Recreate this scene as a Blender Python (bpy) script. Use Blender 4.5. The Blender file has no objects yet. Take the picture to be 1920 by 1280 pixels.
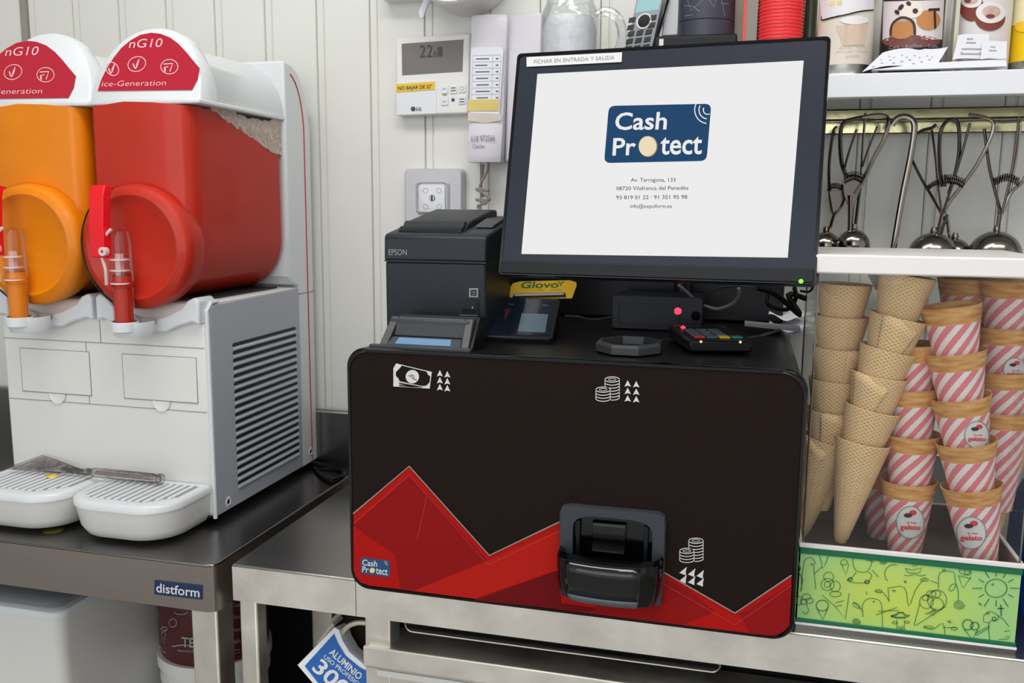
import bpy, bmesh, math, random
from mathutils import Vector, Matrix
random.seed(7)
# ---------------------------------------------------------------- camera, world, lights, exposure
ZC = 1.372                      # eye height; all geometry below is written relative to the eye level, lifted at the end
F, YAW, PITCH, ROLL = 1682.486, -0.25481, -0.150209, 0.0081393
fw = Vector((math.sin(YAW)*math.cos(PITCH), math.cos(YAW)*math.cos(PITCH), math.sin(PITCH)))
r0 = Vector((math.cos(YAW), -math.sin(YAW), 0)); u0 = r0.cross(fw)
rt = r0*math.cos(ROLL) + u0*math.sin(ROLL); up = -r0*math.sin(ROLL) + u0*math.cos(ROLL)
C = bpy.context.scene.collection
cam = bpy.data.objects.new('camera', bpy.data.cameras.new('camera')); C.objects.link(cam)
cam.data.sensor_width = 36; cam.data.lens = 36*F/1920; cam.data.clip_start = .01
cm = Matrix((rt, up, -fw)).transposed().to_4x4(); cm.translation = (0, 0, ZC); cam.matrix_world = cm
sc = bpy.context.scene; sc.camera = cam
sc.view_settings.view_transform = 'Standard'; sc.view_settings.look = 'None'
sc.view_settings.exposure = 0.0; sc.view_settings.gamma = 1; sc.view_settings.use_curve_mapping = False
w = bpy.data.worlds.new('world'); sc.world = w; w.use_nodes = True
w.node_tree.nodes['Background'].inputs[0].default_value = (0.93, 0.96, 1.0, 1)
w.node_tree.nodes['Background'].inputs[1].default_value = 0.76
def area(name, loc, size, power, col=(1, .98, .95), aim=(0, 0, -1)):
    l = bpy.data.lights.new(name, 'AREA'); l.shape = 'RECTANGLE'; l.size, l.size_y = size; l.energy = power; l.color = col
    o = bpy.data.objects.new(name, l); C.objects.link(o)
    o.rotation_euler = Vector(aim).to_track_quat('-Z', 'Y').to_euler(); o.location = (loc[0], loc[1], loc[2]+ZC)
area('ceiling_light_left', (-.55, .62, 1.12), (1.2, .3), 10)
area('ceiling_light_right', (.45, .35, 1.12), (1.2, .3), 9)
area('shop_window_light', (-.6, -1.6, .5), (2.4, 1.6), 16, (.95, .98, 1), (0.05, 1, -.12))

# ---------------------------------------------------------------- helpers
def ray(px, py): return rt*((px-960)/F) - up*((py-640)/F) + fw
def aty(px, py, Y): d = ray(px, py); return d*(Y/d.y)
def atz(px, py, Z): d = ray(px, py); return d*(Z/d.z)
def atx(px, py, X): d = ray(px, py); return d*(X/d.x)
def lin(c):
    c = c/255.; return c/12.92 if c <= .04045 else ((c+.055)/1.055)**2.4
def rgb(r, g, b): return (lin(r), lin(g), lin(b), 1)
def mat(name, col, rough=.5, metal=0., spec=.5, var=0., vs=20, bump=0., bs=120, coat=0., emit=0., alpha=1., stretch=None, sss=0.):
    m = bpy.data.materials.new(name); m.use_nodes = True; nt = m.node_tree; b = nt.nodes['Principled BSDF']
    c = rgb(*col); b.inputs['Base Color'].default_value = c
    b.inputs['Roughness'].default_value = rough; b.inputs['Metallic'].default_value = metal
    b.inputs['Specular IOR Level'].default_value = spec; b.inputs['Coat Weight'].default_value = coat; b.inputs['Coat Roughness'].default_value = .08
    if sss: b.inputs['Subsurface Weight'].default_value = sss; b.inputs['Subsurface Radius'].default_value = (.02, .01, .005); b.inputs['Subsurface Scale'].default_value = .5
    if emit:
        b.inputs['Base Color'].default_value = (0.01, .01, .01, 1); b.inputs['Emission Color'].default_value = c; b.inputs['Emission Strength'].default_value = emit
    tc = nt.nodes.new('ShaderNodeTexCoord'); mp = nt.nodes.new('ShaderNodeMapping'); nt.links.new(tc.outputs['Object'], mp.inputs[0])
    if stretch: mp.inputs['Scale'].default_value = stretch
    if var:
        n = nt.nodes.new('ShaderNodeTexNoise'); n.inputs['Scale'].default_value = vs; n.inputs['Detail'].default_value = 5
        nt.links.new(mp.outputs[0], n.inputs['Vector'])
        r = nt.nodes.new('ShaderNodeValToRGB'); r.color_ramp.elements[0].position = .3; r.color_ramp.elements[1].position = .7
        r.color_ramp.elements[0].color = tuple(x*(1-var) for x in c[:3])+(1,); r.color_ramp.elements[1].color = tuple(min(1, x*(1+var)) for x in c[:3])+(1,)
        nt.links.new(n.outputs['Fac'], r.inputs[0]); nt.links.new(r.outputs[0], b.inputs['Base Color'])
        if metal:
            q = nt.nodes.new('ShaderNodeMapRange'); q.inputs['To Min'].default_value = rough*.75; q.inputs['To Max'].default_value = rough*1.25
            nt.links.new(n.outputs['Fac'], q.inputs[0]); nt.links.new(q.outputs[0], b.inputs['Roughness'])
    if bump:
        n2 = nt.nodes.new('ShaderNodeTexNoise'); n2.inputs['Scale'].default_value = bs; n2.inputs['Detail'].default_value = 3
        nt.links.new(mp.outputs[0], n2.inputs['Vector'])
        bp = nt.nodes.new('ShaderNodeBump'); bp.inputs['Strength'].default_value = bump; bp.inputs['Distance'].default_value = .002
        nt.links.new(n2.outputs['Fac'], bp.inputs['Height']); nt.links.new(bp.outputs[0], b.inputs['Normal'])
    return m
def clear(name, tint=(255, 255, 255), rough=.03, amount=.12, bump=0., bs=60):
    m = bpy.data.materials.new(name); m.use_nodes = True; nt = m.node_tree
    for n in list(nt.nodes):
        if n.type != 'OUTPUT_MATERIAL': nt.nodes.remove(n)
    out = [n for n in nt.nodes if n.type == 'OUTPUT_MATERIAL'][0]
    t = nt.nodes.new('ShaderNodeBsdfTransparent'); t.inputs[0].default_value = rgb(*tint)
    g = nt.nodes.new('ShaderNodeBsdfGlossy'); g.inputs['Roughness'].default_value = rough
    lw = nt.nodes.new('ShaderNodeLayerWeight'); lw.inputs['Blend'].default_value = .25
    mr = nt.nodes.new('ShaderNodeMapRange'); mr.inputs['To Min'].default_value = amount*.35; mr.inputs['To Max'].default_value = min(1, amount*4)
    nt.links.new(lw.outputs['Fresnel'], mr.inputs[0])
    mx = nt.nodes.new('ShaderNodeMixShader'); nt.links.new(mr.outputs[0], mx.inputs[0]); nt.links.new(t.outputs[0], mx.inputs[1]); nt.links.new(g.outputs[0], mx.inputs[2])
    nt.links.new(mx.outputs[0], out.inputs[0])
    if bump:
        n2 = nt.nodes.new('ShaderNodeTexNoise'); n2.inputs['Scale'].default_value = bs
        tc = nt.nodes.new('ShaderNodeTexCoord'); nt.links.new(tc.outputs['Object'], n2.inputs['Vector'])
        bp = nt.nodes.new('ShaderNodeBump'); bp.inputs['Strength'].default_value = bump; bp.inputs['Distance'].default_value = .004
        nt.links.new(n2.outputs['Fac'], bp.inputs['Height']); nt.links.new(bp.outputs[0], g.inputs['Normal']); nt.links.new(bp.outputs[0], lw.inputs['Normal'])
    return m

class MB:
    def __init__(s): s.v = []; s.f = []; s.uv = {}
    def add(s, vs, fs, uvs=None):
        o = len(s.v); s.v += [Vector(p) for p in vs]
        for i, f in enumerate(fs):
            if uvs: s.uv[len(s.f)] = uvs[i]
            s.f.append([o+k for k in f])
        return s
    def box(s, x0, x1, y0, y1, z0, z1):
        v = [(x, y, z) for z in (z0, z1) for y in (y0, y1) for x in (x0, x1)]
        return s.add(v, [(0, 2, 3, 1), (4, 5, 7, 6), (0, 1, 5, 4), (2, 6, 7, 3), (0, 4, 6, 2), (1, 3, 7, 5)])
    def prism(s, pts, vec):
        n = len(pts); vec = Vector(vec); a = [Vector(p) for p in pts]
        return s.add(a+[p+vec for p in a], [list(range(n))[::-1], list(range(n, 2*n))]+[(i, (i+1) % n, n+(i+1) % n, n+i) for i in range(n)])
    def ext(s, pts, ax, a, b):
        if ax == 'x': return s.prism([(a, p[0], p[1]) for p in pts], (b-a, 0, 0))
        if ax == 'y': return s.prism([(p[0], a, p[1]) for p in pts], (0, b-a, 0))
        return s.prism([(p[0], p[1], a) for p in pts], (0, 0, b-a))
    def loft(s, secs, caps=True, close=True):
        n = len(secs[0]); vs = [p for q in secs for p in q]; fs = []
        for k in range(len(secs)-1):
            for i in range(n if close else n-1): fs.append((k*n+i, k*n+(i+1) % n, (k+1)*n+(i+1) % n, (k+1)*n+i))
        if caps and close: fs += [list(range(n))[::-1], list(range((len(secs)-1)*n, len(secs)*n))]
        return s.add(vs, fs)
    def tube(s, path, r, n=8, smooth=0, flat=1.):
        P = [Vector(p) for p in path]
        if smooth: P = spline(P, smooth)
        m = len(P); R = r if isinstance(r, (list, tuple)) else [r]*m
        if len(R) != m: R = [R[0]+(R[-1]-R[0])*i/(m-1) for i in range(m)]
        secs = []; ref = None
        for i, p in enumerate(P):
            t = (P[min(i+1, m-1)]-P[max(i-1, 0)]).normalized()
            if ref is None:
                ref = Vector((0, 1, 0)) if abs(t.y) < .8 else Vector((1, 0, 0))
            a = (ref - t*ref.dot(t)).normalized(); ref = a; b = t.cross(a)
            secs.append([p+(a*math.cos(2*math.pi*k/n)*flat+b*math.sin(2*math.pi*k/n))*R[i] for k in range(n)])
        return s.loft(secs)
    def lathe(s, prof, c=(0, 0, 0), ax=(0, 0, 1), n=32, a0=0, a1=2*math.pi, vscale=1):
        c = Vector(c); ax = Vector(ax).normalized(); e = Vector((1, 0, 0)) if abs(ax.x) < .9 else Vector((0, 1, 0))
        e = (e-ax*e.dot(ax)).normalized(); g = ax.cross(e); full = abs(a1-a0-2*math.pi) < 1e-6; m = n if full else n+1
        vs = []; fs = []; uvs = []
        for (r, h) in prof:
            for k in range(m):
                a = a0+(a1-a0)*k/n; vs.append(c+ax*h+(e*math.cos(a)+g*math.sin(a))*r)
        for j in range(len(prof)-1):
            for k in range(n):
                k2 = (k+1) % m
                fs.append((j*m+k, j*m+k2, (j+1)*m+k2, (j+1)*m+k))
                uvs.append([(k/n, prof[j][1]), ((k+1)/n, prof[j][1]), ((k+1)/n, prof[j+1][1]), (k/n, prof[j+1][1])])
        return s.add(vs, fs, uvs)
    def grid(s, fn, nu, nv):
        vs = [fn(i/nu, j/nv) for j in range(nv+1) for i in range(nu+1)]; fs = []; uvs = []
        for j in range(nv):
            for i in range(nu):
                a = j*(nu+1)+i; fs.append((a, a+1, a+nu+2, a+nu+1)); uvs.append([(i/nu, j/nv), ((i+1)/nu, j/nv), ((i+1)/nu, (j+1)/nv), (i/nu, (j+1)/nv)])
        return s.add(vs, fs, uvs)
    def xf(s, M): s.v = [M @ p for p in s.v]; return s

def spline(P, k):
    out = []
    for i in range(len(P)-1):
        a, b, c, d = P[max(i-1, 0)], P[i], P[i+1], P[min(i+2, len(P)-1)]
        for j in range(k):
            t = j/k; out.append(.5*((2*b)+(c-a)*t+(2*a-5*b+4*c-d)*t*t+(-a+3*b-3*c+d)*t**3))
    return out+[P[-1]]
def rrect(x0, x1, y0, y1, r, n=5):
    p = []
    for cx, cy, a in ((x1-r, y1-r, 0), (x0+r, y1-r, 90), (x0+r, y0+r, 180), (x1-r, y0+r, 270)):
        for k in range(n+1):
            t = math.radians(a+90*k/n); p.append((cx+r*math.cos(t), cy+r*math.sin(t)))
    return p
def tagit(o, label=None, cat=None, group=None, kind=None):
    if label: o['label'] = label
    if cat: o['category'] = cat
    if group: o['group'] = group
    if kind: o['kind'] = kind
    return o
ROOTM = {}
def thing(name, loc, label, cat, group=None, rot=None):
    o = bpy.data.objects.new(name, None); C.objects.link(o); o.empty_display_size = .02
    M = Matrix.Translation(Vector(loc)) @ (rot.to_4x4() if rot else Matrix.Identity(4))
    o.location = M.translation; o.rotation_euler = M.to_euler(); ROOTM[o.name] = M
    return tagit(o, label, cat, group)
def build(name, mb, m, parent=None, bevel=0, seg=2, ang=35, local=False, label=None, cat=None, group=None, kind=None, flatshade=False, thick=0):
    me = bpy.data.meshes.new(name)
    if parent is None:
        xs = [p.x for p in mb.v]; ys = [p.y for p in mb.v]; zs = [p.z for p in mb.v]
        L = Vector(((min(xs)+max(xs))/2, (min(ys)+max(ys))/2, min(zs))); M = Matrix.Translation(L)
    else: M = ROOTM[parent.name]
    inv = M.inverted() if not local else Matrix.Identity(4)
    me.from_pydata([tuple(inv @ p) for p in mb.v], [], mb.f); me.update()
    if mb.uv:
        ul = me.uv_layers.new(name='UVMap')
        for pi, uvs in mb.uv.items():
            for k, li in enumerate(me.polygons[pi].loop_indices): ul.data[li].uv = uvs[k]
    bm = bmesh.new(); bm.from_mesh(me); bmesh.ops.recalc_face_normals(bm, faces=bm.faces[:])
    for f in bm.faces: f.smooth = not flatshade
    bm.to_mesh(me); bm.free()
    if not flatshade: me.set_sharp_from_angle(angle=math.radians(ang))
    me.materials.append(m)
    o = bpy.data.objects.new(name, me); C.objects.link(o)
    if parent is None:
        o.location = M.translation; ROOTM[o.name] = M
    else:
        o.parent = parent; ROOTM[o.name] = M
        if parent.type == 'MESH': pass
    if thick:
        md = o.modifiers.new('solid', 'SOLIDIFY'); md.thickness = thick; md.offset = 0
    if bevel:
        md = o.modifiers.new('bevel', 'BEVEL'); md.width = bevel; md.segments = seg; md.limit_method = 'ANGLE'; md.angle_limit = math.radians(40)
    return tagit(o, label, cat, group, kind)
# a part that is a child of a mesh part sits in the same frame: the child mesh part has identity local transform

class Pl:                        # a flat surface in the place: origin, two in-plane axes, normal towards the viewer
    def __init__(s, o, ex, ey): s.o = Vector(o); s.ex = Vector(ex).normalized(); s.ey = Vector(ey).normalized(); s.n = s.ex.cross(s.ey)
    def uv(s, px, py):
        d = ray(px, py); t = s.o.dot(s.n)/d.dot(s.n); q = d*t-s.o; return (q.dot(s.ex), q.dot(s.ey))
    def pt(s, u, v, h=0): return s.o+s.ex*u+s.ey*v+s.n*h
    def px(s, x, y, h=0): u, v = s.uv(x, y); return s.pt(u, v, h)
    def size(s, x0, y0, x1, y1): a = s.px(x0, y0); return (a-s.px(x1, y1)).length
class Cy:                        # an upright cylinder surface
    def __init__(s, cx, cy, r): s.cx, s.cy, s.r = cx, cy, r
    def uv(s, px, py):
        d = ray(px, py); a = d.x**2+d.y**2; b = -2*(d.x*s.cx+d.y*s.cy); c = s.cx**2+s.cy**2-s.r**2
        D = max(b*b-4*a*c, 0); t = (-b-math.sqrt(D))/(2*a); q = d*t; return (math.atan2(q.x-s.cx, s.cy-q.y)*s.r, q.z)
    def pt(s, u, v, h=0): a = u/s.r; return Vector((s.cx+math.sin(a)*(s.r+h), s.cy-math.cos(a)*(s.r+h), v))
    def px(s, x, y, h=0): u, v = s.uv(x, y); return s.pt(u, v, h)
def poly(mb, S, pts, h, t=.0003):           # flat printed shape given by its outline
    q = [S.uv(*p) for p in pts]; n = len(q)
    mb.add([S.pt(u, v, h+t) for u, v in q]+[S.pt(u, v, h-.0002) for u, v in q], [list(range(n))]+[(i, n+i, n+(i+1) % n, (i+1) % n) for i in range(n)])
def stroke(mb, S, pts, w, h, closed=False, sm=0, t=.0003):   # printed line
    q = [Vector(S.uv(*p)).to_3d() for p in pts]
    if closed: q.append(q[0])
    if sm: q = spline(q, sm)
    a = []; b = []; m = len(q)
    for i in range(m):
        i0, i1 = max(i-1, 0), min(i+1, m-1)
        if closed and i in (0, m-1): i0, i1 = m-2, 1
        d = (q[i1]-q[i0]); d = d.normalized() if d.length > 1e-9 else Vector((1, 0, 0)); nrm = Vector((-d.y, d.x, 0))*w/2
        a.append(q[i]+nrm); b.append(q[i]-nrm)
    mb.add([S.pt(p.x, p.y, h+t) for p in a]+[S.pt(p.x, p.y, h+t) for p in b], [(i, i+1, m+i+1, m+i) for i in range(m-1)])
def ell(cx, cy, rx, ry, n=20, a0=0, a1=360, rot=0):
    o = []
    for k in range(n if a1-a0 == 360 else n+1):
        t = math.radians(a0+(a1-a0)*k/n); x, y = rx*math.cos(t), ry*math.sin(t); r = math.radians(rot)
        o.append((cx+x*math.cos(r)-y*math.sin(r), cy+x*math.sin(r)+y*math.cos(r)))
    return o
def disc(mb, S, cx, cy, rx, ry, h, rings=4, n=24, rot=0):    # printed ellipse on a curved surface
    vs = [S.px(cx, cy, h)]; fs = []
    for j in range(1, rings+1): vs += [S.px(x, y, h) for x, y in ell(cx, cy, rx*j/rings, ry*j/rings, n, rot=rot)]
    for k in range(n): fs.append((0, 1+k, 1+(k+1) % n))
    for j in range(rings-1):
        for k in range(n): fs.append((1+j*n+k, 1+(j+1)*n+k, 1+(j+1)*n+(k+1) % n, 1+j*n+(k+1) % n))
    mb.add(vs, fs)
def qgrid(mb, S, a, b, c, d, h, nu=8, nv=4):                # printed quad (corners a b c d clockwise) on a curved surface
    mb.grid(lambda s, t: S.px((a[0]*(1-s)+b[0]*s)*(1-t)+(d[0]*(1-s)+c[0]*s)*t, (a[1]*(1-s)+b[1]*s)*(1-t)+(d[1]*(1-s)+c[1]*s)*t, h), nu, nv)
def textmesh(body, bold=0.):
    cu = bpy.data.curves.new('t', 'FONT'); cu.body = body; cu.offset = bold; cu.resolution_u = 3
    o = bpy.data.objects.new('t', cu); C.objects.link(o); bpy.context.view_layer.update()
    me = bpy.data.meshes.new_from_object(o); vs = [v.co.copy() for v in me.vertices]; fs = [list(p.vertices) for p in me.polygons]
    bpy.data.objects.remove(o); bpy.data.curves.remove(cu); bpy.data.meshes.remove(me); return vs, fs
def text(mb, S, body, bl, br, tl, h=.0004, bold=0.):        # lettering: baseline from bl to br, ascender height towards tl
    vs, fs = textmesh(body, bold)
    if not vs: return
    x0 = min(v.x for v in vs); x1 = max(v.x for v in vs); y1 = max(v.y for v in vs)
    a = Vector(S.uv(*bl)); b = Vector(S.uv(*br)); c = Vector(S.uv(*tl))
    mb.add([S.pt(*(a+(b-a)*((v.x-x0)/(x1-x0))+(c-a)*(v.y/y1)), h) for v in vs], fs)

# ---------------------------------------------------------------- materials
M = {}
M['wall'] = mat('wall_panel_white', (226, 226, 220), .38, var=.02, vs=3, bump=.05, bs=40)
M['groove'] = mat('wall_groove', (150, 148, 140), .7)
M['dark'] = mat('dark_void', (14, 13, 14), .8)
M['floor'] = mat('floor_tile', (168, 162, 154), .6, var=.15)
M['ceil'] = mat('ceiling_white', (225, 225, 222), .8)
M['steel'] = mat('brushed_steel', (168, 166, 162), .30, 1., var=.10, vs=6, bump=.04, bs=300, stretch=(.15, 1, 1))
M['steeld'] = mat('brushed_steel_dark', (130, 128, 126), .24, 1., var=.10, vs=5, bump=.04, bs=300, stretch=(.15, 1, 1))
M['steelw'] = mat('worn_steel', (246, 239, 231), .46, 1., var=.12, vs=14, bump=.12, bs=90)
M['steelf'] = mat('fascia_steel', (156, 147, 141), .33, 1., var=.08, vs=8, stretch=(.2, 1, 1))
M['chrome'] = mat('chrome', (150, 142, 134), .16, 1.)
M['darksteel'] = mat('dark_chrome', (92, 84, 80), .24, 1.)
M['white'] = mat('white_plastic', (232, 231, 227), .32, var=.015, vs=4)
M['white2'] = mat('bright_white_plastic', (226, 230, 233), .28)
M['greyside'] = mat('grey_plastic', (176, 180, 190), .4)
M['slot'] = mat('slot_dark', (28, 32, 40), .6)
M['line'] = mat('seam_grey', (150, 148, 144), .6)
M['redline'] = mat('red_stripe', (190, 20, 45), .5)
M['labelred'] = mat('label_crimson', (186, 18, 48), .18, coat=.6)
M['labelwhite'] = mat('label_pink_white', (245, 205, 210), .4)
M['slushred'] = mat('strawberry_slush', (202, 50, 30), .5, spec=.25, var=.05, vs=14, bump=.10, bs=200, sss=.25)
M['slushorange'] = mat('orange_slush', (244, 146, 0), .5, spec=.25, var=.06, vs=14, bump=.10, bs=200, sss=.25)
M['tank'] = clear('clear_tank', (254, 252, 252), .10, .045, .06, 30)
M['froth'] = mat('ice_froth', (206, 190, 178), .3, var=.25, vs=160, bump=.8, bs=220)
M['clearp'] = clear('clear_plastic', (232, 228, 228), .10, .22, .35, 90)
M['tapclear'] = clear('tap_clear_plastic', (254, 250, 250), .05, .10)
M['valve'] = mat('valve_frosted', (236, 206, 204), .2)
M['acrylic'] = clear('clear_acrylic', (252, 253, 252), .02, .035)
M['glass'] = clear('jar_glass', (248, 250, 250), .06, .14, .5, 50)
M['red'] = mat('red_tap_plastic', (240, 8, 28), .4)
M['black'] = mat('black_plastic', (11, 12, 16), .36, spec=.35)
M['blackg'] = mat('black_gloss', (4, 5, 7), .12, spec=.4)
M['blackm'] = mat('black_matte', (26, 29, 34), .55, bump=.1, bs=500)
M['navy'] = mat('blueblack_plastic', (22, 27, 36), .38, spec=.35, bump=.05, bs=400)
M['bezel'] = mat('monitor_bezel', (28, 34, 48), .34, spec=.4)
M['panel'] = mat('machine_front', (36, 26, 23), .75, spec=.08)
M['steelpr'] = mat('printer_case', (27, 34, 41), .42, spec=.4, bump=.08, bs=600)
M['notegrey'] = mat('acceptor_grey', (56, 58, 62), .42)
M['coingrey'] = mat('coin_plate_grey', (52, 57, 64), .45)
M['blueslot'] = mat('lit_blue_slot', (120, 165, 205), .3, emit=.8)
M['red1'] = mat('print_red', (180, 26, 22), .75, spec=.08)
M['red2'] = mat('print_red_deep', (148, 24, 26), .75, spec=.08)
M['red3'] = mat('print_red_dark', (112, 20, 24), .75, spec=.08)
M['red4'] = mat('print_red_bright', (186, 34, 26), .75, spec=.08)
M['glow'] = mat('print_grey_edge', (150, 150, 138), .75, spec=.08)
M['pinkline'] = mat('print_pink_line', (206, 90, 84), .75, spec=.08)
M['printw'] = mat('print_white', (224, 224, 224), .7, spec=.1)
M['printgrey'] = mat('print_grey', (150, 152, 156), .6)
M['cream'] = mat('print_cream', (240, 215, 160), .6)
M['blue'] = mat('print_blue', (24, 78, 120), .6)
M['scrw'] = mat('screen_white', (235, 235, 235), .3, spec=0, emit=1.)
M['scrb'] = mat('screen_blue', (24, 66, 106), .3, spec=0, emit=1.)
M['scrc'] = mat('screen_cream', (230, 214, 176), .3, emit=1.)
M['scrk'] = mat('screen_text', (50, 52, 60), .3, spec=0, emit=1.)
M['led'] = mat('led_red', (255, 50, 70), .3, emit=2.5)
M['ledg'] = mat('led_green', (130, 255, 60), .3, emit=1.4)
M['ledy'] = mat('led_yellow', (255, 225, 150), .3, emit=1.)
M['yellow'] = mat('yellow_card', (255, 206, 36), .5)
M['yellow2'] = mat('yellow_sticker', (240, 196, 40), .55)
M['green'] = mat('print_green', (40, 120, 60), .6)
M['paper'] = mat('paper', (232, 234, 242), .7)
M['ink'] = mat('ink', (70, 70, 90), .7)
M['inkg'] = mat('ink_light', (165, 163, 160), .7)
M['lcd'] = mat('lcd_grey', (116, 110, 108), .35)
M['lcdk'] = mat('lcd_digits', (62, 58, 58), .4)
M['grey'] = mat('silver_plastic', (196, 196, 200), .35, .15)
M['ivory'] = mat('intercom_plastic', (226, 222, 230), .4)
M['yellowold'] = mat('old_tape', (222, 200, 120), .6, var=.1)
M['ledge'] = mat('shelf_white', (236, 238, 243), .35)
M['lid'] = mat('lid_white', (244, 240, 238), .3)
M['brown'] = mat('brown_print', (80, 26, 27), .4)
M['brownd'] = mat('dark_brown', (62, 32, 28), .5)
M['core'] = mat('cardboard_core', (46, 30, 24), .8)
M['bluebox'] = mat('box_blue', (16, 96, 176), .5)
M['bluesack'] = mat('blue_sack', (20, 60, 150), .5)
M['tan'] = mat('biscuit', (208, 140, 84), .6, var=.15)
M['coco'] = mat('coconut_shell', (128, 62, 50), .7)
M['greencan'] = mat('tin_green_rim', (10, 112, 72), .4)
M['wood'] = mat('case_floor', (120, 98, 84), .6, var=.15)
M['canred'] = mat('cup_red', (238, 58, 62), .25, var=.1, vs=60, stretch=(.2, .2, 3))
M['cantan'] = mat('can_tan', (214, 190, 170), .5, var=.12, vs=30, stretch=(4, 1, .4))
M['beige'] = mat('beige_metal', (206, 200, 180), .4, .3)
M['moss'] = mat('green_brown_glass', (60, 74, 58), .25)
M['orangekey'] = mat('key_red', (200, 60, 60), .5); M['greenkey'] = mat('key_green', (0, 150, 130), .5); M['greykey'] = mat('key_grey', (90, 104, 118), .5)
M['cable'] = mat('cable_grey', (140, 134, 124), .5)
M['phone'] = mat('phone_face', (112, 118, 124), .3, .4)
M['phonescr'] = mat('phone_screen', (150, 205, 208), .3, emit=.8)
M['scrgl'] = mat('terminal_glass', (20, 34, 48), .1)
M['scrgl2'] = mat('terminal_window', (112, 138, 154), .2)

def nodemat(name, fn, rough=.6, bumpd=.0008, bstr=.8, spec=.3, sss=0.):   # fn(nt, u, v) -> (color socket, height socket)
    m = bpy.data.materials.new(name); m.use_nodes = True; nt = m.node_tree; b = nt.nodes['Principled BSDF']
    b.inputs['Roughness'].default_value = rough; b.inputs['Specular IOR Level'].default_value = spec
    uvn = nt.nodes.new('ShaderNodeUVMap'); sp = nt.nodes.new('ShaderNodeSeparateXYZ'); nt.links.new(uvn.outputs[0], sp.inputs[0])
    col, h = fn(nt, sp.outputs[0], sp.outputs[1]); nt.links.new(col, b.inputs['Base Color'])
    if h:
        bp = nt.nodes.new('ShaderNodeBump'); bp.inputs['Strength'].default_value = bstr; bp.inputs['Distance'].default_value = bumpd
        nt.links.new(h, bp.inputs['Height']); nt.links.new(bp.outputs[0], b.inputs['Normal'])
    return m
def mth(nt, op, a, b=None):
    n = nt.nodes.new('ShaderNodeMath'); n.operation = op
    for i, x in enumerate((a, b)):
        if x is None: continue
        if isinstance(x, (int, float)): n.inputs[i].default_value = x
        else: nt.links.new(x, n.inputs[i])
    return n.outputs[0]
def ramp(nt, fac, stops):
    r = nt.nodes.new('ShaderNodeValToRGB'); nt.links.new(fac, r.inputs[0]); e = r.color_ramp.elements
    while len(e) < len(stops): e.new(.5)
    for i, (p, c) in enumerate(stops): e[i].position = p; e[i].color = rgb(*c)
    return r.outputs[0]
def wafer(nt, u, v):
    A = mth(nt, 'MULTIPLY', u, 2*math.pi*27); B = mth(nt, 'MULTIPLY', v, 2*math.pi*225)
    s1 = mth(nt, 'SINE', mth(nt, 'ADD', A, B)); s2 = mth(nt, 'SINE', mth(nt, 'SUBTRACT', A, B))
    mx = mth(nt, 'MAXIMUM', s1, s2); f = mth(nt, 'MULTIPLY', mth(nt, 'ADD', mx, 1), .5)
    tc = nt.nodes.new('ShaderNodeTexCoord'); n = nt.nodes.new('ShaderNodeTexNoise'); n.inputs['Scale'].default_value = 45; nt.links.new(tc.outputs['Object'], n.inputs['Vector'])
    f2 = mth(nt, 'ADD', mth(nt, 'MULTIPLY', f, .7), mth(nt, 'MULTIPLY', n.outputs['Fac'], .35))
    return ramp(nt, f2, [(.2, (200, 152, 104)), (.5, (230, 190, 142)), (1., (242, 210, 164))]), f
M['wafer'] = nodemat('waffle_cone', wafer, .7, .0007, .55)
def biscuit(nt, u, v):
    tc = nt.nodes.new('ShaderNodeTexCoord'); mp = nt.nodes.new('ShaderNodeMapping'); mp.inputs['Scale'].default_value = (30, 30, 160); nt.links.new(tc.outputs['Object'], mp.inputs[0])
    n = nt.nodes.new('ShaderNodeTexNoise'); n.inputs['Scale'].default_value = 1.6; n.inputs['Detail'].default_value = 4; nt.links.new(mp.outputs[0], n.inputs['Vector'])
    return ramp(nt, n.outputs['Fac'], [(.3, (202, 138, 76)), (.55, (228, 172, 108)), (.75, (240, 190, 128))]), n.outputs['Fac']
M['biscuit'] = nodemat('biscuit_rim', biscuit, .65, .0006, .5)
def stripes(nt, u, v):
    f = mth(nt, 'FRACT', mth(nt, 'SUBTRACT', mth(nt, 'MULTIPLY', u, 10), mth(nt, 'MULTIPLY', v, 56)))
    f = mth(nt, 'GREATER_THAN', f, .47)
    return ramp(nt, f, [(0., (240, 232, 230)), (1., (234, 134, 144))]), None
M['sleeve'] = nodemat('striped_paper', stripes, .6)
def tingreen(nt, u, v):
    d = mth(nt, 'ADD', mth(nt, 'POWER', mth(nt, 'SUBTRACT', u, .45), 2), mth(nt, 'MULTIPLY', mth(nt, 'POWER', mth(nt, 'SUBTRACT', v, .45), 2), .5))
    return ramp(nt, mth(nt, 'MULTIPLY', d, 4), [(0., (204, 226, 96)), (.4, (186, 222, 116)), (.9, (168, 216, 136))]), None
M['tin'] = nodemat('printed_tin', tingreen, .35, spec=.5)
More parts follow.
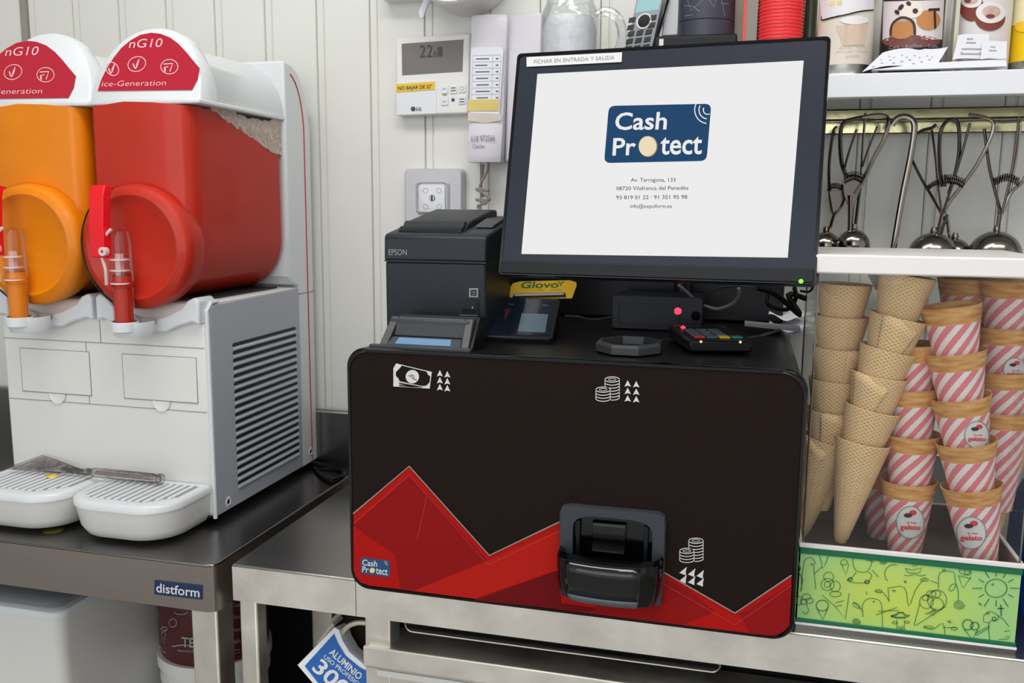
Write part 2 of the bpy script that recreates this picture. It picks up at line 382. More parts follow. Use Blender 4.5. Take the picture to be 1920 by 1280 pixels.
# ---------------------------------------------------------------- setting
WY = 1.47; CT = -.472
def struct(name, mb, m, parent=None, **k): return build(name, mb, m, parent, kind='structure' if parent is None else None, **k)
struct('floor', MB().box(-2.6, 1.9, -1.6, WY+.05, -1.40, -1.372), M['floor'])
struct('ceiling', MB().box(-2.6, 1.9, -1.6, WY+.05, 1.18, 1.21), M['ceil'])
wb = struct('wall_back', MB().box(-2.6, 1.9, WY+.006, WY+.05, -1.372, 1.18), M['groove'])
struct('wall_left', MB().box(-2.63, -2.6, -1.6, WY+.05, -1.372, 1.18), M['wall'])
struct('wall_right', MB().box(1.9, 1.93, -1.6, WY+.05, -1.372, 1.18), M['wall'])
PW = .0988; x = -.637-PW*20; first = None
while x < 1.85:                       # tongue and groove boards: wide face, narrow groove, small bead
    if first is None:
        mb = MB(); x0, x1 = x+.0006, x+PW-.0006
        mb.ext([(x0, WY+.012), (x0, WY+.0025), (x0+.002, WY+.001), (x0+.012, WY+.001), (x0+.0135, WY+.004), (x0+.0150, WY+.004), (x0+.0165, WY), (x1-.001, WY), (x1, WY+.002), (x1, WY+.012)], 'z', -1.372, 1.18)
        first = build('plank', mb, M['wall'], wb); fx = x
    else:
        c = first.copy(); c.location = (x-fx, 0, 0); C.objects.link(c); c.parent = wb
    x += PW
struct('trim_1', MB().box(-1.342, -1.328, WY-.004, WY+.006, -1.372, 1.18), M['groove'])
# ---------------------------------------------------------------- steel tables
def cbox(mb, x0, x1, y0, y1, z0, z1): return mb.box(x0, x1, y0, y1, z0, z1)
def worktable(name, x0, x1, yf, fh, label, m, mf, wt=True):
    t = thing(name, ((x0+x1)/2, (yf+WY)/2, -1.372), label, 'table')
    cf = .014
    build('top', MB().ext([(x0+cf, yf), (x1-cf, yf), (x1-.004, yf+.004), (x1, yf+cf), (x1, WY-.012), (x0, WY-.012), (x0, yf+cf), (x0+.004, yf+.004)] if wt else [(x0, yf), (x1, yf), (x1, WY-.012), (x0, WY-.012)], 'z', CT-.0035, CT), m, t, bevel=.002)
    mb = MB(); e = .0022                      # folded apron round the edge
    pth = [(x0, WY-.02), (x0, yf+cf), (x0+.004, yf+.004), (x0+cf, yf), (x1-cf, yf), (x1-.004, yf+.004), (x1, yf+cf), (x1, WY-.02)] if wt else [(x0, WY-.02), (x0, yf), (x1, yf), (x1, WY-.02)]
    cx, cy = (x0+x1)/2, (yf+WY)/2
    inn = [(p[0]+(e if p[0] < cx else -e), p[1]+(e if p[1] < cy else 0)) for p in pth]
    secs = [[(a[0], a[1], CT-.003), (b[0], b[1], CT-.003), (b[0], b[1], CT-fh), (a[0], a[1], CT-fh)] for a, b in zip(pth, inn)]
    build('apron', MB().loft(secs), mf, t)
    build('splashback', MB().box(x0, x1, WY-.022, WY-.006, CT-.01, CT+.103), m, t, bevel=.003)
    return t
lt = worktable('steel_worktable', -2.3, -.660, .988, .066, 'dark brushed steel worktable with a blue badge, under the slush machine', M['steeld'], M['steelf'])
def leg(mb, x, y, s=.038): return mb.box(x, x+s, y, y+s, -1.34, CT-.05)
for lx, ly in ((-.728, 1.03), (-.728, 1.38), (-2.25, 1.03), (-2.25, 1.38)):
    build('leg', leg(MB(), lx, ly, .041), M['steelw'], lt, bevel=.003)
    build('foot', MB().lathe([(0, 0), (.018, 0), (.018, .012), (.012, .033), (0, .033)], (lx+.02, ly+.02, -1.372), n=16), M['black'], lt)
build('undershelf', MB().box(-2.28, -.68, 1.0, 1.44, -.985, -.95), M['steeld'], lt, bevel=.002)
FP = Pl((0, .988, 0), (1, 0, 0), (0, 0, 1))   # front of left apron
bd = MB(); poly(bd, FP, [(291, 1087), (380, 1097), (380, 1123), (291, 1113)], .0008, .001)
badge = build('badge', bd, M['bluebox'], lt, label='small dark blue maker badge'); badge.data.materials[0] = mat('badge_blue', (22, 48, 88), .4)
tb = MB(); text(tb, FP, 'distform', (295, 1108), (376, 1118), (295, 1091), .0024, .012)
build('badge_lettering', tb, M['printw'], lt)
# small right table
st = worktable('steel_side_table', -.641, -.4645, 1.0, .050, 'narrow brushed steel table left of the drawer counter', M['steel'], M['steelw'], False)
for lx, ly in ((-.640, 1.012), (-.640, 1.40)): build('leg', leg(MB(), lx, ly, .026), M['steelw'], st, bevel=.003)
build('undershelf', MB().box(-.638, -.47, 1.2, 1.45, -1.05, -1.03), M['steeld'], st)
# refrigerated drawer counter
rc = worktable('steel_drawer_counter', -.4635, 1.5, 1.0, .050, 'long steel counter with drawers carrying the cash machine', M['steel'], M['steelw'], False)
build('post', MB().box(-.455, -.420, 1.006, 1.04, -1.30, CT-.05), M['steelw'], rc, bevel=.002)
build('carcass', MB().box(-.45, 1.48, 1.075, 1.44, -1.30, CT-.052), M['dark'], rc)
build('plinth', MB().box(-.45, 1.48, 1.05, 1.44, -1.372, -1.30), M['dark'], rc)
xd = -.449
for wdt in (.84, .84):
    x1 = xd+wdt
    dr = build('drawer_front', MB().ext([(.996, -.560), (1.02, -.560), (1.06, -.560), (1.06, -.86), (1.008, -.86), (1.008, -.590), (.996, -.588)], 'x', xd, x1), M['steelw'], rc, bevel=.0015)
    build('drawer_lip', MB().ext([(.990, -.556), (.996, -.556), (.996, -.583), (.990, -.583)], 'x', xd-.002, x1), M['steelw'], rc, bevel=.0015)
    build('recess_edge', MB().box(xd+.012, x1-.012, 1.001, 1.0075, -.600, -.592), M['white'], rc)
    build('gasket', MB().ext(rrect(xd+.04, x1-.4, -.549, -.527, .010), 'y', 1.03, 1.07), M['blackg'], rc)
    build('gasket_rim', MB().tube([(p[0], 1.03, p[1]) for p in rrect(xd+.04, x1-.4, -.549, -.527, .010)]+[(x1-.41, 1.03, -.527)], .0014, 6), M['chrome'], rc)
    xd = x1+.01
# ---------------------------------------------------------------- slush machine
SX0, SX1, SF, SB = -1.104, -.744, 1.122, 1.452; TCX = [-.834, -1.012]; BT = -.141
sm = thing('slush_machine', ((SX0+SX1)/2, 1.28, CT), 'white double slush machine with an orange and a red tank', 'drink machine')
prof = [(SF+.004, CT+.012), (SF, CT+.02), (SF, BT-.012), (SF+.004, BT-.003), (SF+.014, BT), (SB-.012, BT), (SB-.012, CT+.012)]
build('body', MB().ext(prof, 'x', SX0+.004, SX1-.004), M['white'], sm, bevel=.003)
for xa, xb in ((SX1-.0038, SX1), (SX0, SX0+.0038)):
    sp_ = MB(); sp_.ext([(SF+.008, CT+.012), (SF+.008, BT-.016), (SF+.018, BT-.004), (SB-.055, BT-.002), (SB-.055, CT+.012)], 'x', xa, xb)
    build('side_panel', sp_, M['greyside'], sm, bevel=.0015)
build('panel_edge', MB().tube([(SX1-.0015, SF+.003, CT+.010), (SX1-.0015, SF+.003, BT-.012), (SX1-.0015, SF+.014, BT-.001), (SX1-.0015, SF+.03, BT)], .0032, 8), M['white2'], sm)
# louvres
n = 19
for k in range(n):
    z = -.2085-k*.01195
    y0, y1 = 1.185, 1.383
    build('louvre_slot', MB().ext([(y0, z-.0035), (y0+.003, z), (y1-.003, z+.0005), (y1, z-.003), (y1-.002, z-.0045), (y0+.002, z-.0052)], 'x', SX1-.001, SX1+.0006), M['slot'], sm)
    build('louvre', MB().ext([(SX1-.001, z-.0050), (SX1+.0032, z-.0085), (SX1+.0032, z-.0105), (SX1-.001, z-.0118)], 'y', y0+.002, y1-.002), M['greyside'], sm)
for (sy, sz) in ((1.158, -.447), (1.425, -.440)):
    build('screw_recess', MB().lathe([(.0035, .0002), (.005, .0012), (.007, .001), (.0085, .0002)], (SX1, sy, sz), (1, 0, 0), 20), M['white2'], sm); build('screw', MB().lathe([(0, .0004), (.0036, .0004)], (SX1, sy, sz), (1, 0, 0), 12), M['slot'], sm)
# rear column
cp = [(SB-.055, BT+.001), (SB-.055, CT+.01), (SB, CT+.01), (SB, .125)]
for k in range(9):
    a = math.radians(90*k/8); cp.append((SB-.070+.070*math.cos(a), .125+.104*math.sin(a)))
cp += [(SB-.085, .231), (SB-.085, BT+.02), (SB-.075, BT+.006)]
build('rear_column', MB().ext(cp, 'x', SX0, SX1), M['white2'], sm, bevel=.004)
SP = Pl((SX1, 0, 0), (0, 1, 0), (0, 0, 1))
sl = MB(); q = [(1.430, CT+.016), (1.430, .115)]+[(1.430-.052+.052*math.cos(math.radians(a)), .115+.098*math.sin(math.radians(a))) for a in range(10, 86, 10)]
sl.tube([(SX1+.0003, a, b) for a, b in q], .0011, 6); build('red_stripe', sl, M['redline'], sm)
build('column_joint', MB().box(SX1-.001, SX1+.0006, SB-.055, SB, -.154, -.1525), M['line'], sm)
# front seams and pockets
SFp = Pl((0, SF, 0), (1, 0, 0), (0, 0, 1))
s = MB()
for z0, z1, y in ((-.2065, -.2165, 0), (-.301, -.301, 0)):
    s.box(SX0+.005, SX1-.006, SF-.0006, SF+.001, z0-.0006, z0+.0004)
s.box(-.9245, -.9233, SF-.0006, SF+.001, -.2065, BT-.01)
s.box(-.951, -.950, SF-.0004, SF+.001, -.301, -.2065)
build('front_seam', s, M['line'], sm)
for cx in (-.826, -1.008):
    fr = MB(); w2 = .062
    fr.box(cx-w2, cx+w2, SF-.0012, SF+.001, -.288, -.2215); build('label_pocket', fr, M['white'], sm, bevel=.001)
    fr = MB()
    for a in ((cx-w2-.0007, cx-w2+.0005, -.289, -.221), (cx+w2-.0005, cx+w2+.0007, -.289, -.221)): fr.box(a[0], a[1], SF-.0008, SF+.001, a[2], a[3])
    for z in (-.289, -.2218): fr.box(cx-w2, cx+w2, SF-.0008, SF+.001, z, z+.001)
    build('pocket_edge', fr, M['line'], sm)
    th_ = MB(); th_.lathe([(0, 0), (.012, 0), (.0145, .0014), (.015, .002)], (cx+.002, SF-.0006, -.2885), (0, -1, 0), 20, math.pi, 2*math.pi) ; build('finger_notch', th_, M['white'], sm)
# upper drip fascia: rising scoop shapes, one each side of every spout
for cx in TCX:
    for sgn, far in ((-1, .086), (1, .086)):
        pts = [(cx+sgn*.012, -.166), (cx+sgn*.030, -.161), (cx+sgn*.058, -.148), (cx+sgn*(far-.018), -.137), (cx+sgn*(far-.006), -.132), (cx+sgn*far, -.137), (cx+sgn*far, -.172), (cx+sgn*.075, -.168), (cx+sgn*.05, -.175), (cx+sgn*.03, -.184), (cx+sgn*.012, -.184)]
        build('drip_guard', MB().ext(pts, 'y', SF-.012, SF+.03), M['white2'], sm, bevel=.003)
    build('spout_cup', MB().lathe([(.0, -.004), (.024, -.004), (.0285, .004), (.0295, .018), (.0275, .018), (.026, .006), (0, .003)], (cx-.006, 1.088, -.184), n=28), M['white2'], sm)
    build('cup_arm', MB().box(cx-.016, cx+.016, 1.10, SF+.01, -.184, -.172), M['white2'], sm, bevel=.003)
# tanks
def tank_outline(cx, hw, z0, ztop, n=16):     # U shape, from top left down round to top right
    p = [(cx-hw, ztop)]
    for k in range(n+1):
        a = math.pi+math.pi*k/n; p.append((cx+hw*math.cos(a), z0+hw*math.sin(a)))
    return p+[(cx+hw, ztop)]
for i, cx in enumerate(TCX):
    slush = M['slushred'] if i == 0 else M['slushorange']; hw, z0 = .085, -.058
    tk = MB(); secs = []
    for y, s_ in ((1.108, .80), (1.110, .86), (1.116, .93), (1.124, .98), (1.134, 1.0), (1.355, 1.0), (1.364, .985)):
        secs.append([(p[0], y, p[1]) for p in tank_outline(cx, hw*s_, z0, .142)])
    tk.loft(secs, caps=True)
    build('tank', tk, M['tank'], sm, label='clear plastic tank full of %s slush' % ('red' if i == 0 else 'orange'))
    sb_ = MB(); secs = []
    for y, zt in ((1.1105, .1335), (1.1125, .1335), (1.118, .1335), (1.126, .1335), (1.136, .1335), (1.15, .132), (1.19, .134), (1.22, .128), (1.26, .114), (1.30, .102), (1.33, .091), (1.356, .080)):
        if i == 1: zt = .134
        rd = {1.1105: .80, 1.1125: .86, 1.118: .93, 1.126: .98}.get(y, 1.)*(hw-.0025)
        o = tank_outline(cx, rd, z0, zt); o = o[:-1]+[(cx+rd, zt), (cx+rd*.4, zt+.004), (cx-rd*.3, zt+.006)]
        secs.append([(p[0], y, p[1]) for p in o])
    sb_.loft(secs); build('slush', sb_, slush, sm)
    if i == 0:
        rj = random.Random(5); up_l = [(388, 190), (405, 193), (425, 203), (447, 214), (468, 222), (490, 226), (510, 224), (528, 214)]; lo_l = [(528, 290), (516, 290), (498, 276), (470, 258), (445, 242), (418, 222), (398, 206), (386, 195)]
        def fp(u, v):
            k = min(int(u*7), 6); t = u*7-k
            a_ = [up_l[k][i_]*(1-t)+up_l[k+1][i_]*t for i_ in (0, 1)]; b_ = [lo_l[7-k][i_]*(1-t)+lo_l[6-k][i_]*t for i_ in (0, 1)]
            x_, y_ = a_[0]*(1-v)+b_[0]*v, a_[1]*(1-v)+b_[1]*v+rj.uniform(-2.5, 2.5)*(v in (0, 1))
            return atx(x_, y_, cx+hw-.0020+rj.uniform(-.0014, .0008))
        fr = MB(); fr.grid(fp, 36, 7); build('ice_froth', fr, M['froth'], sm, thick=.0015, flatshade=True)
    # round front drum
    dc = cx+.002; dz = -.062; dr = .0905
    fd = MB().lathe([(dr-.006, .045), (dr-.0025, .016), (dr-.0035, .009), (dr-.008, .003), (dr-.016, .000), (.073, -.001), (.069, .001), (.064, .004), (0, .005)], (dc, 1.084, dz), (0, 1, 0), 64)
    build('drum_front', fd, slush, sm, label='round %s front of the tank' % ('red' if i == 0 else 'orange'))
    sh = MB().lathe([(dr-.003, .045), (dr, .016), (dr-.001, .008), (dr-.006, .001), (dr-.015, -.002), (.072, -.003), (.068, -.001), (.063, .002), (0, .003)], (dc, 1.084, dz), (0, 1, 0), 64)
    build('drum_shell', sh, M['tank'], sm)
    build('drum_gasket', MB().tube([(dc+(dr+.0002)*math.cos(math.radians(a)), 1.093, dz+(dr+.0002)*math.sin(math.radians(a))) for a in range(138, 256, 4)], .0012, 6), M['blackg'], sm)
    # tap: column, valve, handle
    tx = dc-.006
    build('tap_column', MB().lathe([(.0125, -.170), (.0125, -.118), (.0145, -.116), (.0145, -.112), (.0125, -.110), (.0125, -.100)], (tx-.002, 1.070, 0), n=24), slush, sm)
    build('tap_tube', MB().lathe([(.0145, -.170), (.0145, -.11), (.0165, -.108), (.0150, -.09), (.0150, -.055), (.012, -.040), (.0, -.036)], (tx-.002, 1.070, 0), n=24), M['tapclear'], sm)
    v = MB()
    for z in (-.112, -.094, -.079): v.lathe([(0, 0), (.0135, 0), (.0135, .0022), (0, .0022)], (tx-.002, 1.066, z), n=20)
    v.box(tx-.006, tx+.002, 1.062, 1.07, -.112, -.070); v.tube([(tx-.012, 1.050, -.112), (tx-.009, 1.046, -.09), (tx-.014, 1.046, -.070), (tx-.010, 1.046, -.05), (tx+.002, 1.048, -.036)], .0022, 8, smooth=4)
    v.lathe([(.002, -.004), (.006, -.004), (.007, 0), (.006, .004), (.002, .004)], (tx-.008, 1.044, -.066), (0, 1, 0), 16)
    build('tap_valve', v, M['valve'], sm)
    hd = MB(); x0 = tx-.0305; sec = []
    for (y, z, a) in ((1.058, .0195, .0095), (1.052, .0235, .0105), (1.046, .010, .0112), (1.042, -.03, .0115), (1.042, -.074, .0115)):
        sec.append([(x0+.014-a, y-.001, z), (x0+.014+a, y-.001, z), (x0+.014+a+.002, y+.012, z-.002), (x0+.014-a+.002, y+.012, z-.002)])
    hd.loft(sec); build('tap_handle', hd, M['red'], sm, bevel=.0012, label='long bright red tap handle')
    build('spout_ring', MB().lathe([(.0165, 0), (.0185, .001), (.0185, .013), (.0165, .014)], (tx-.002, 1.070, -.179), n=28), M['white2'], sm)
    # lid: arched front hood with crimson label, long roof behind
    hw2 = .0885; base = .138; top = .238
    hx = cx+.0095
    def arch(w_, zb, zt, n=20, cx=cx):
        pts = [(cx-w_, zb)]
        for k in range(1, n):
            a = math.pi-math.pi*k/n; c_, s_ = math.cos(a), math.sin(a)
            pts.append((cx+w_*math.copysign(abs(c_)**.94, c_), zb+(zt-zb)*abs(s_)**.95))
        return pts+[(cx+w_, zb)]
    secs = [[(p[0], y+(p[1]-base)*tl, p[1]) for p in arch(w_, base, zt, 20, c_)] for y, tl, w_, zt, c_ in ((1.1145, .30, hw2-.0025, top+.002, hx), (1.118, .30, hw2+.001, top+.006, hx), (1.150, .15, hw2+.001, top+.005, hx), (1.164, .0, hw2, top-.002, hx), (1.170, 0, hw2-.002, top-.014, hx-.003), (1.30, 0, hw2-.003, top-.010, cx+.003), (1.375, 0, hw2-.003, top-.008, cx+.002))]
    build('lid', MB().loft(secs), M['white2'], sm, ang=50)
    build('lid_rim', MB().prism([(hx-hw2-.002, 1.112, .135), (hx+hw2+.002, 1.112, .135), (hx+hw2+.001, 1.17, .135), (cx+hw2, 1.37, .135), (cx-hw2, 1.37, .135), (hx-hw2-.001, 1.17, .135)], (0, 0, .0065)), M['white2'], sm, bevel=.002)
    # label on the sloped face
    LPn = Pl((hx, 1.1145, base), (1, 0, 0), (0, .30, 1))
    def on(px_, pz): return LPn.pt(px_, pz, .0006)
    ddx, ddy = (0, 0) if i == 0 else (-232, 15)
    class LL:
        def uv(s_, a, b): return LPn.uv(a+ddx, b+ddy)
        def pt(s_, a, b, h=0): return LPn.pt(a, b, h)
    L_ = LL()
    lab = [(184, 171), (190, 152), (200, 131), (213, 110), (229, 90), (246, 76), (264, 66), (284, 62), (302, 64), (320, 71), (336, 83), (350, 98), (363, 114), (375, 128), (371, 150), (361, 169)]
    if i == 1: lab = [p for p in lab]
    l = MB(); poly(l, L_, lab, .0008, .0004); build('lid_label', l, M['labelred'], sm, label='crimson label with white icons')
    pr = MB()
    text(pr, L_, 'nG10', (243, 91), (304, 89), (247, 75), .0018, -.004)
    text(pr, L_, 'ice-Generation', (192, 163), (312, 161), (194, 153), .0018, -.008)
    for ex, ey, rx, rot_ in ((212, 130, 11, -40), (258, 121, 17, -20), (319, 126, 16, 0)):
        stroke(pr, L_, ell(ex, ey, rx, 13.5, 28, rot=rot_), .0011, .0014, closed=True)
        if ex < 300:
            stroke(pr, L_, [(ex-7, ey-1), (ex-3, ey+8), (ex+1, ey+2), (ex+4, ey-9)], .0018, .0014, sm=4)
            stroke(pr, L_, [(ex-1, ey+3), (ex+2, ey-5)], .0016, .0014)
        else:
            stroke(pr, L_, [(ex-11, ey-5), (ex+6, ey-6), (ex+1, ey+9)], .0016, .0014); stroke(pr, L_, [(ex-9, ey+1), (ex-8, ey+9)], .0026, .0014); stroke(pr, L_, [(ex-9, ey+1), (ex-2, ey)], .0012, .0014)
    build('label_print', pr, M['labelwhite'], sm)
    # drip tray
    tcx = cx+.0; hwT = .086; tz1 = -.410; ty0 = 1.008
    def oval(hw_, y0, y1, n=10, r=.052):
        pts = [(tcx-hw_, y1)]
        for k in range(n+1):
            a = math.pi+math.pi/2*k/n; pts.append((tcx-hw_+r+r*math.cos(a), y0+r+r*math.sin(a)))
        for k in range(n+1):
            a = 1.5*math.pi+math.pi/2*k/n; pts.append((tcx+hw_-r+r*math.cos(a), y0+r+r*math.sin(a)))
        return pts+[(tcx+hw_, y1)]
    secs = [[(p[0], p[1], z) for p in oval(hwT-i_, ty0+i_*1.2, SF-.001)] for z, i_ in ((CT+.006, .016), (CT+.008, .010), (CT+.02, .005), (tz1-.012, .0015))]
    tr = build('drip_tray', MB().loft(secs), M['white'], sm, ang=60)
    secs = [[(p[0], p[1], z) for p in oval(hwT-i_, ty0+i_, SF-.001)] for z, i_ in ((tz1-.012, .002), (tz1-.0115, .0), (tz1-.004, 0), (tz1, .004), (tz1, .009))]
    gr_ = build('tray_grille', MB().loft(secs), M['white2'], tr, ang=60)
    ROOTM[tr.name] = ROOTM[sm.name]
    for k in range(13):
        sx = tcx-.066+k*.0115
        inset = max(0, abs(sx+.004-tcx)-.045)
        slt = MB(); slt.prism([(sx-.0016, ty0+.018+inset, tz1+.0005), (sx+.0016, ty0+.018+inset, tz1+.0005), (sx+.0016, SF-.014, tz1+.0005), (sx-.0016, SF-.014, tz1+.0005)], (0, 0, -.0006))
        build('grille_slot', slt, M['printgrey'], tr)
    for k in range(13):
        sx = tcx-.0603+k*.0115; inset = max(0, abs(sx+.004-tcx)-.045)
        if k < 12: build('grille_slat', MB().box(sx-.0030, sx+.0030, ty0+.016+inset, SF-.012, tz1, tz1+.002), M['white2'], tr, bevel=.0008)
    build('drum_shadow_gap', MB().box(cx-.07, cx+.07, SF+.016, 1.36, -.1405, -.138), M['slot'], sm)
for fx, fy in ((-1.07, 1.16), (-.78, 1.16), (-1.07, 1.42), (-.78, 1.42)):
    build('foot', MB().lathe([(0, 0), (.014, 0), (.012, .013), (0, .013)], (fx, fy, CT), n=16), M['black'], sm)
# clear plastic spatula lying across both trays
sp = thing('plastic_spatula', (-.94, 1.07, -.406), 'clear plastic spatula with ribbed handle lying across the two drip trays', 'spatula')
H0 = atz(165, 884, -.397); H1 = atz(300, 898, -.399)
build('handle', MB().tube([H0, H0.lerp(H1, .1), H0.lerp(H1, .5), H0.lerp(H1, .92), H1], [.004, .0072, .0078, .0078, .005], 14, flat=.8), M['clearp'], sp)
build('handle_core', MB().tube([H0.lerp(H1, .12), H0.lerp(H1, .9)], .003, 8), M['clearp'], sp)
build('end_ring', MB().lathe([(.004, -.003), (.008, -.003), (.0085, 0), (.008, .003), (.004, .003)], H1, H1-H0, 20), M['clearp'], sp)
B0, B1, B2, B3, B4 = [atz(a, b, z) for a, b, z in ((160, 885, -.400), (125, 872, -.396), (80, 856, -.388), (12, 880, -.402), (110, 888, -.405))]
bl = MB(); bl.prism([B0, B1, B2, B3, B4], (0, 0, .0035)); build('blade', bl, M['clearp'], sp, bevel=.001)
nk = MB(); nk.tube([B4.lerp(B1, .5), B0, H0], [.004, .007, .006], 10, smooth=3); build('neck', nk, M['clearp'], sp)
ys = atz(98, 892, -.408); build('orange_drop', MB().lathe([(0, .0018), (.006, .001), (.009, 0)], ys, n=14), M['yellow'], tagit(sm), label='yellow spill on the tray')
yb = atz(100, 994, CT); build('syrup_spill', MB().lathe([(0, .0008), (.010, .0006), (.014, 0)], yb, n=18), mat('syrup', (88, 84, 18), .3), None, cat='spill', label='small dried yellow syrup spill on the worktable below the orange tank')
# black cable puddle behind the machine
cb = MB(); cb.tube([(-.735, 1.42, CT+.004), (-.70, 1.38, CT+.004), (-.672, 1.36, CT+.004), (-.668, 1.40, CT+.004), (-.70, 1.43, CT+.004), (-.76, 1.435, CT+.01)], .0035, 8, smooth=6)
build('power_cable', cb, M['black'], None, label='black power cable looped on the worktable behind the slush machine', cat='cable')
# ---------------------------------------------------------------- below the tables
bn = thing('white_bin', (-1.3, 1.2, -.949), 'large white plastic bin under the left worktable', 'bin')
bx1 = -.950
build('bin_body', MB().loft([[(x_, y_, z) for x_, y_ in rrect(-1.62+t_, bx1-t_, 1.03+t_, 1.36-t_, .02)] for z, t_ in ((-.949, .02), (-.80, .008), (-.607, .0))]), M['white'], bn, ang=60)
build('bin_rim', MB().loft([[(x_, y_, z) for x_, y_ in rrect(-1.62-t_, bx1+t_, 1.03-t_, 1.36+t_, .022)] for z, t_ in ((-.607, .003), (-.598, .004), (-.594, .002))]), M['white2'], bn, ang=60)
build('bin_lid', MB().loft([[(x_, y_, z) for x_, y_ in rrect(-1.61+t_, bx1-.01-t_, 1.04+t_, 1.35-t_, .02)] for z, t_ in ((-.594, .0), (-.588, .006))]), M['printgrey'], bn, ang=60)
bk = (-.852, 1.27, -.95)
bu = thing('brown_tub', (bk[0], bk[1], -.795), 'round brown tub printed with cones and lettering, on a white tub', 'tub')
CYb = Cy(bk[0], bk[1], .090)
build('tub_body', MB().lathe([(0, -.742), (.087, -.742), (.0895, -.73), (.0895, -.60), (.092, -.60), (.092, -.57), (0, -.57)], (bk[0], bk[1], 0), n=48), M['brown'], bu)
pb = MB()
stroke(pb, CYb, ell(293, 1148, 6, 7, 14), .0012, .0008, closed=True); stroke(pb, CYb, ell(325, 1167, 7, 8, 14, rot=20), .0012, .0008, closed=True)
stroke(pb, CYb, [(284, 1168), (290, 1163), (294, 1170), (288, 1174), (294, 1180), (287, 1184)], .0014, .0008, sm=3); stroke(pb, CYb, ell(307, 1180, 4, 5, 12), .0012, .0008, closed=True)
stroke(pb, CYb, ell(310, 1178, 5, 4, 12), .0012, .0008, closed=True); stroke(pb, CYb, [(304, 1186), (308, 1206), (312, 1186)], .0012, .0008); stroke(pb, CYb, ell(340, 1146, 12, 5, 14, 0, 180), .0012, .0008)
stroke(pb, CYb, [(290, 1212), (297, 1217), (303, 1211), (306, 1220), (312, 1222)], .0012, .0008, sm=3); stroke(pb, CYb, ell(300, 1216, 4, 3, 10), .001, .0008, closed=True)
text(pb, CYb, 'TE', (341, 1211), (366, 1213), (341, 1193), .001, .02); stroke(pb, CYb, [(324, 1211), (345, 1208), (372, 1212)], .0018, .001, sm=3)
text(pb, CYb, 'tecnico', (333, 1220), (366, 1222), (333, 1215), .001)
for k, (yy, ww) in enumerate(((1138, 'Cac'), (1160, 'Choc'), (1184, 'Wand'), (1205, 'Regin'), (1225, 'C'))): text(pb, CYb, ww, (432, yy), (450, yy-2), (432, yy-7), .001)
build('tub_print', pb, M['printgrey'], bu)
wt_ = build('white_tub', MB().lathe([(0, -.95), (.082, -.95), (.085, -.79), (.090, -.79), (.090, -.782), (.087, -.78), (.0885, -.765), (.0935, -.762), (.0935, -.742), (.0, -.742)], (bk[0], bk[1], 0), n=48), M['white'], None, label='round white lidded tub under the brown printed tub', cat='tub')
# foil roll and its box under the side table
rl = thing('foil_roll', (-.478, 1.10, -1.03), 'upended foil roll with brown cardboard core under the side table', 'roll')
rc_ = Vector((-.492, 1.055, -.580)); ax_ = Vector((-.2, 1, -.5)).normalized()
build('foil', MB().lathe([(.034, 0), (.037, -.002), (.040, 0), (.040, .25), (.034, .25)], rc_, ax_, 36), M['beige'], rl)
build('core', MB().lathe([(.0, .02), (.033, .02), (.034, -.001), (.0345, 0)], rc_, ax_, 36), M['core'], rl)
build('roll_rest', MB().box(-.60, -.47, 1.21, 1.34, -1.029, -.75), M['brownd'], rl)
FPn = Pl(aty(630, 1225, 1.015), (1, 0, -.02), (0, .25, 1))
fb = thing('foil_box_flap', FPn.px(600, 1300), 'tilted white and blue card box end lettered ALUMINIO, under the side table', 'box')
card = [(557, 1248), (628, 1176), (636, 1181), (642, 1200), (655, 1222), (680, 1243), (694, 1250), (694, 1330), (640, 1345)]
bx_ = MB(); q_ = [FPn.px(*p) for p in card]; bx_.prism([p-FPn.n*.0005 for p in q_], FPn.n*(-.03)); build('box_card', bx_, M['paper'], fb)
bp_ = MB(); poly(bp_, FPn, [(571, 1249), (627, 1188), (634, 1205), (648, 1228), (675, 1250), (690, 1257), (690, 1320), (640, 1335)], .0002, .0004); build('blue_print', bp_, M['bluebox'], fb)
tp = MB()
text(tp, FPn, 'ALUMINIO', (617, 1224), (673, 1273), (625, 1214), .0012, .02)
text(tp, FPn, 'USO PROFESIONAL', (607, 1233), (690, 1300), (611, 1226), .0012, .01)
text(tp, FPn, '300', (584, 1254), (640, 1305), (604, 1233), .0012, .02)
build('lettering', tp, M['printw'], fb)
rp = MB(); rp.tube([aty(a, b, 1.03) for a, b in ((640, 1195), (645, 1182), (656, 1172), (672, 1167), (693, 1168))], .0035, 8, smooth=5)
build('frayed_cord', rp, M['beige'], None, label='pale twisted cord around the foil roll core', cat='cord')
rp = MB(); rp.tube([aty(598, 1205, 1.04), aty(626, 1170, 1.04), aty(640, 1158, 1.06)], .0028, 6); build('wooden_stick', rp, M['beige'], None, label='thin pale stick behind the blue card', cat='stick')
# added near-black board standing in for the deep shade below the tables
build('shade_board', MB().box(-.985, -.457, 1.4505, 1.461, -1.372, -.545), mat('shade_board_black', (8, 9, 16), .8), None, label='added dark board standing in for shade, against the wall below the side table', cat='board')
nl = aty(528, 38, WY); build('wall_pin', MB().lathe([(0, .001), (.0016, .0006), (.002, 0)], (nl.x, WY+.001, nl.z), (0, -1, 0), 10), M['slot'], None, label='tiny dark pin in the white wall above the slush machine', cat='pin')
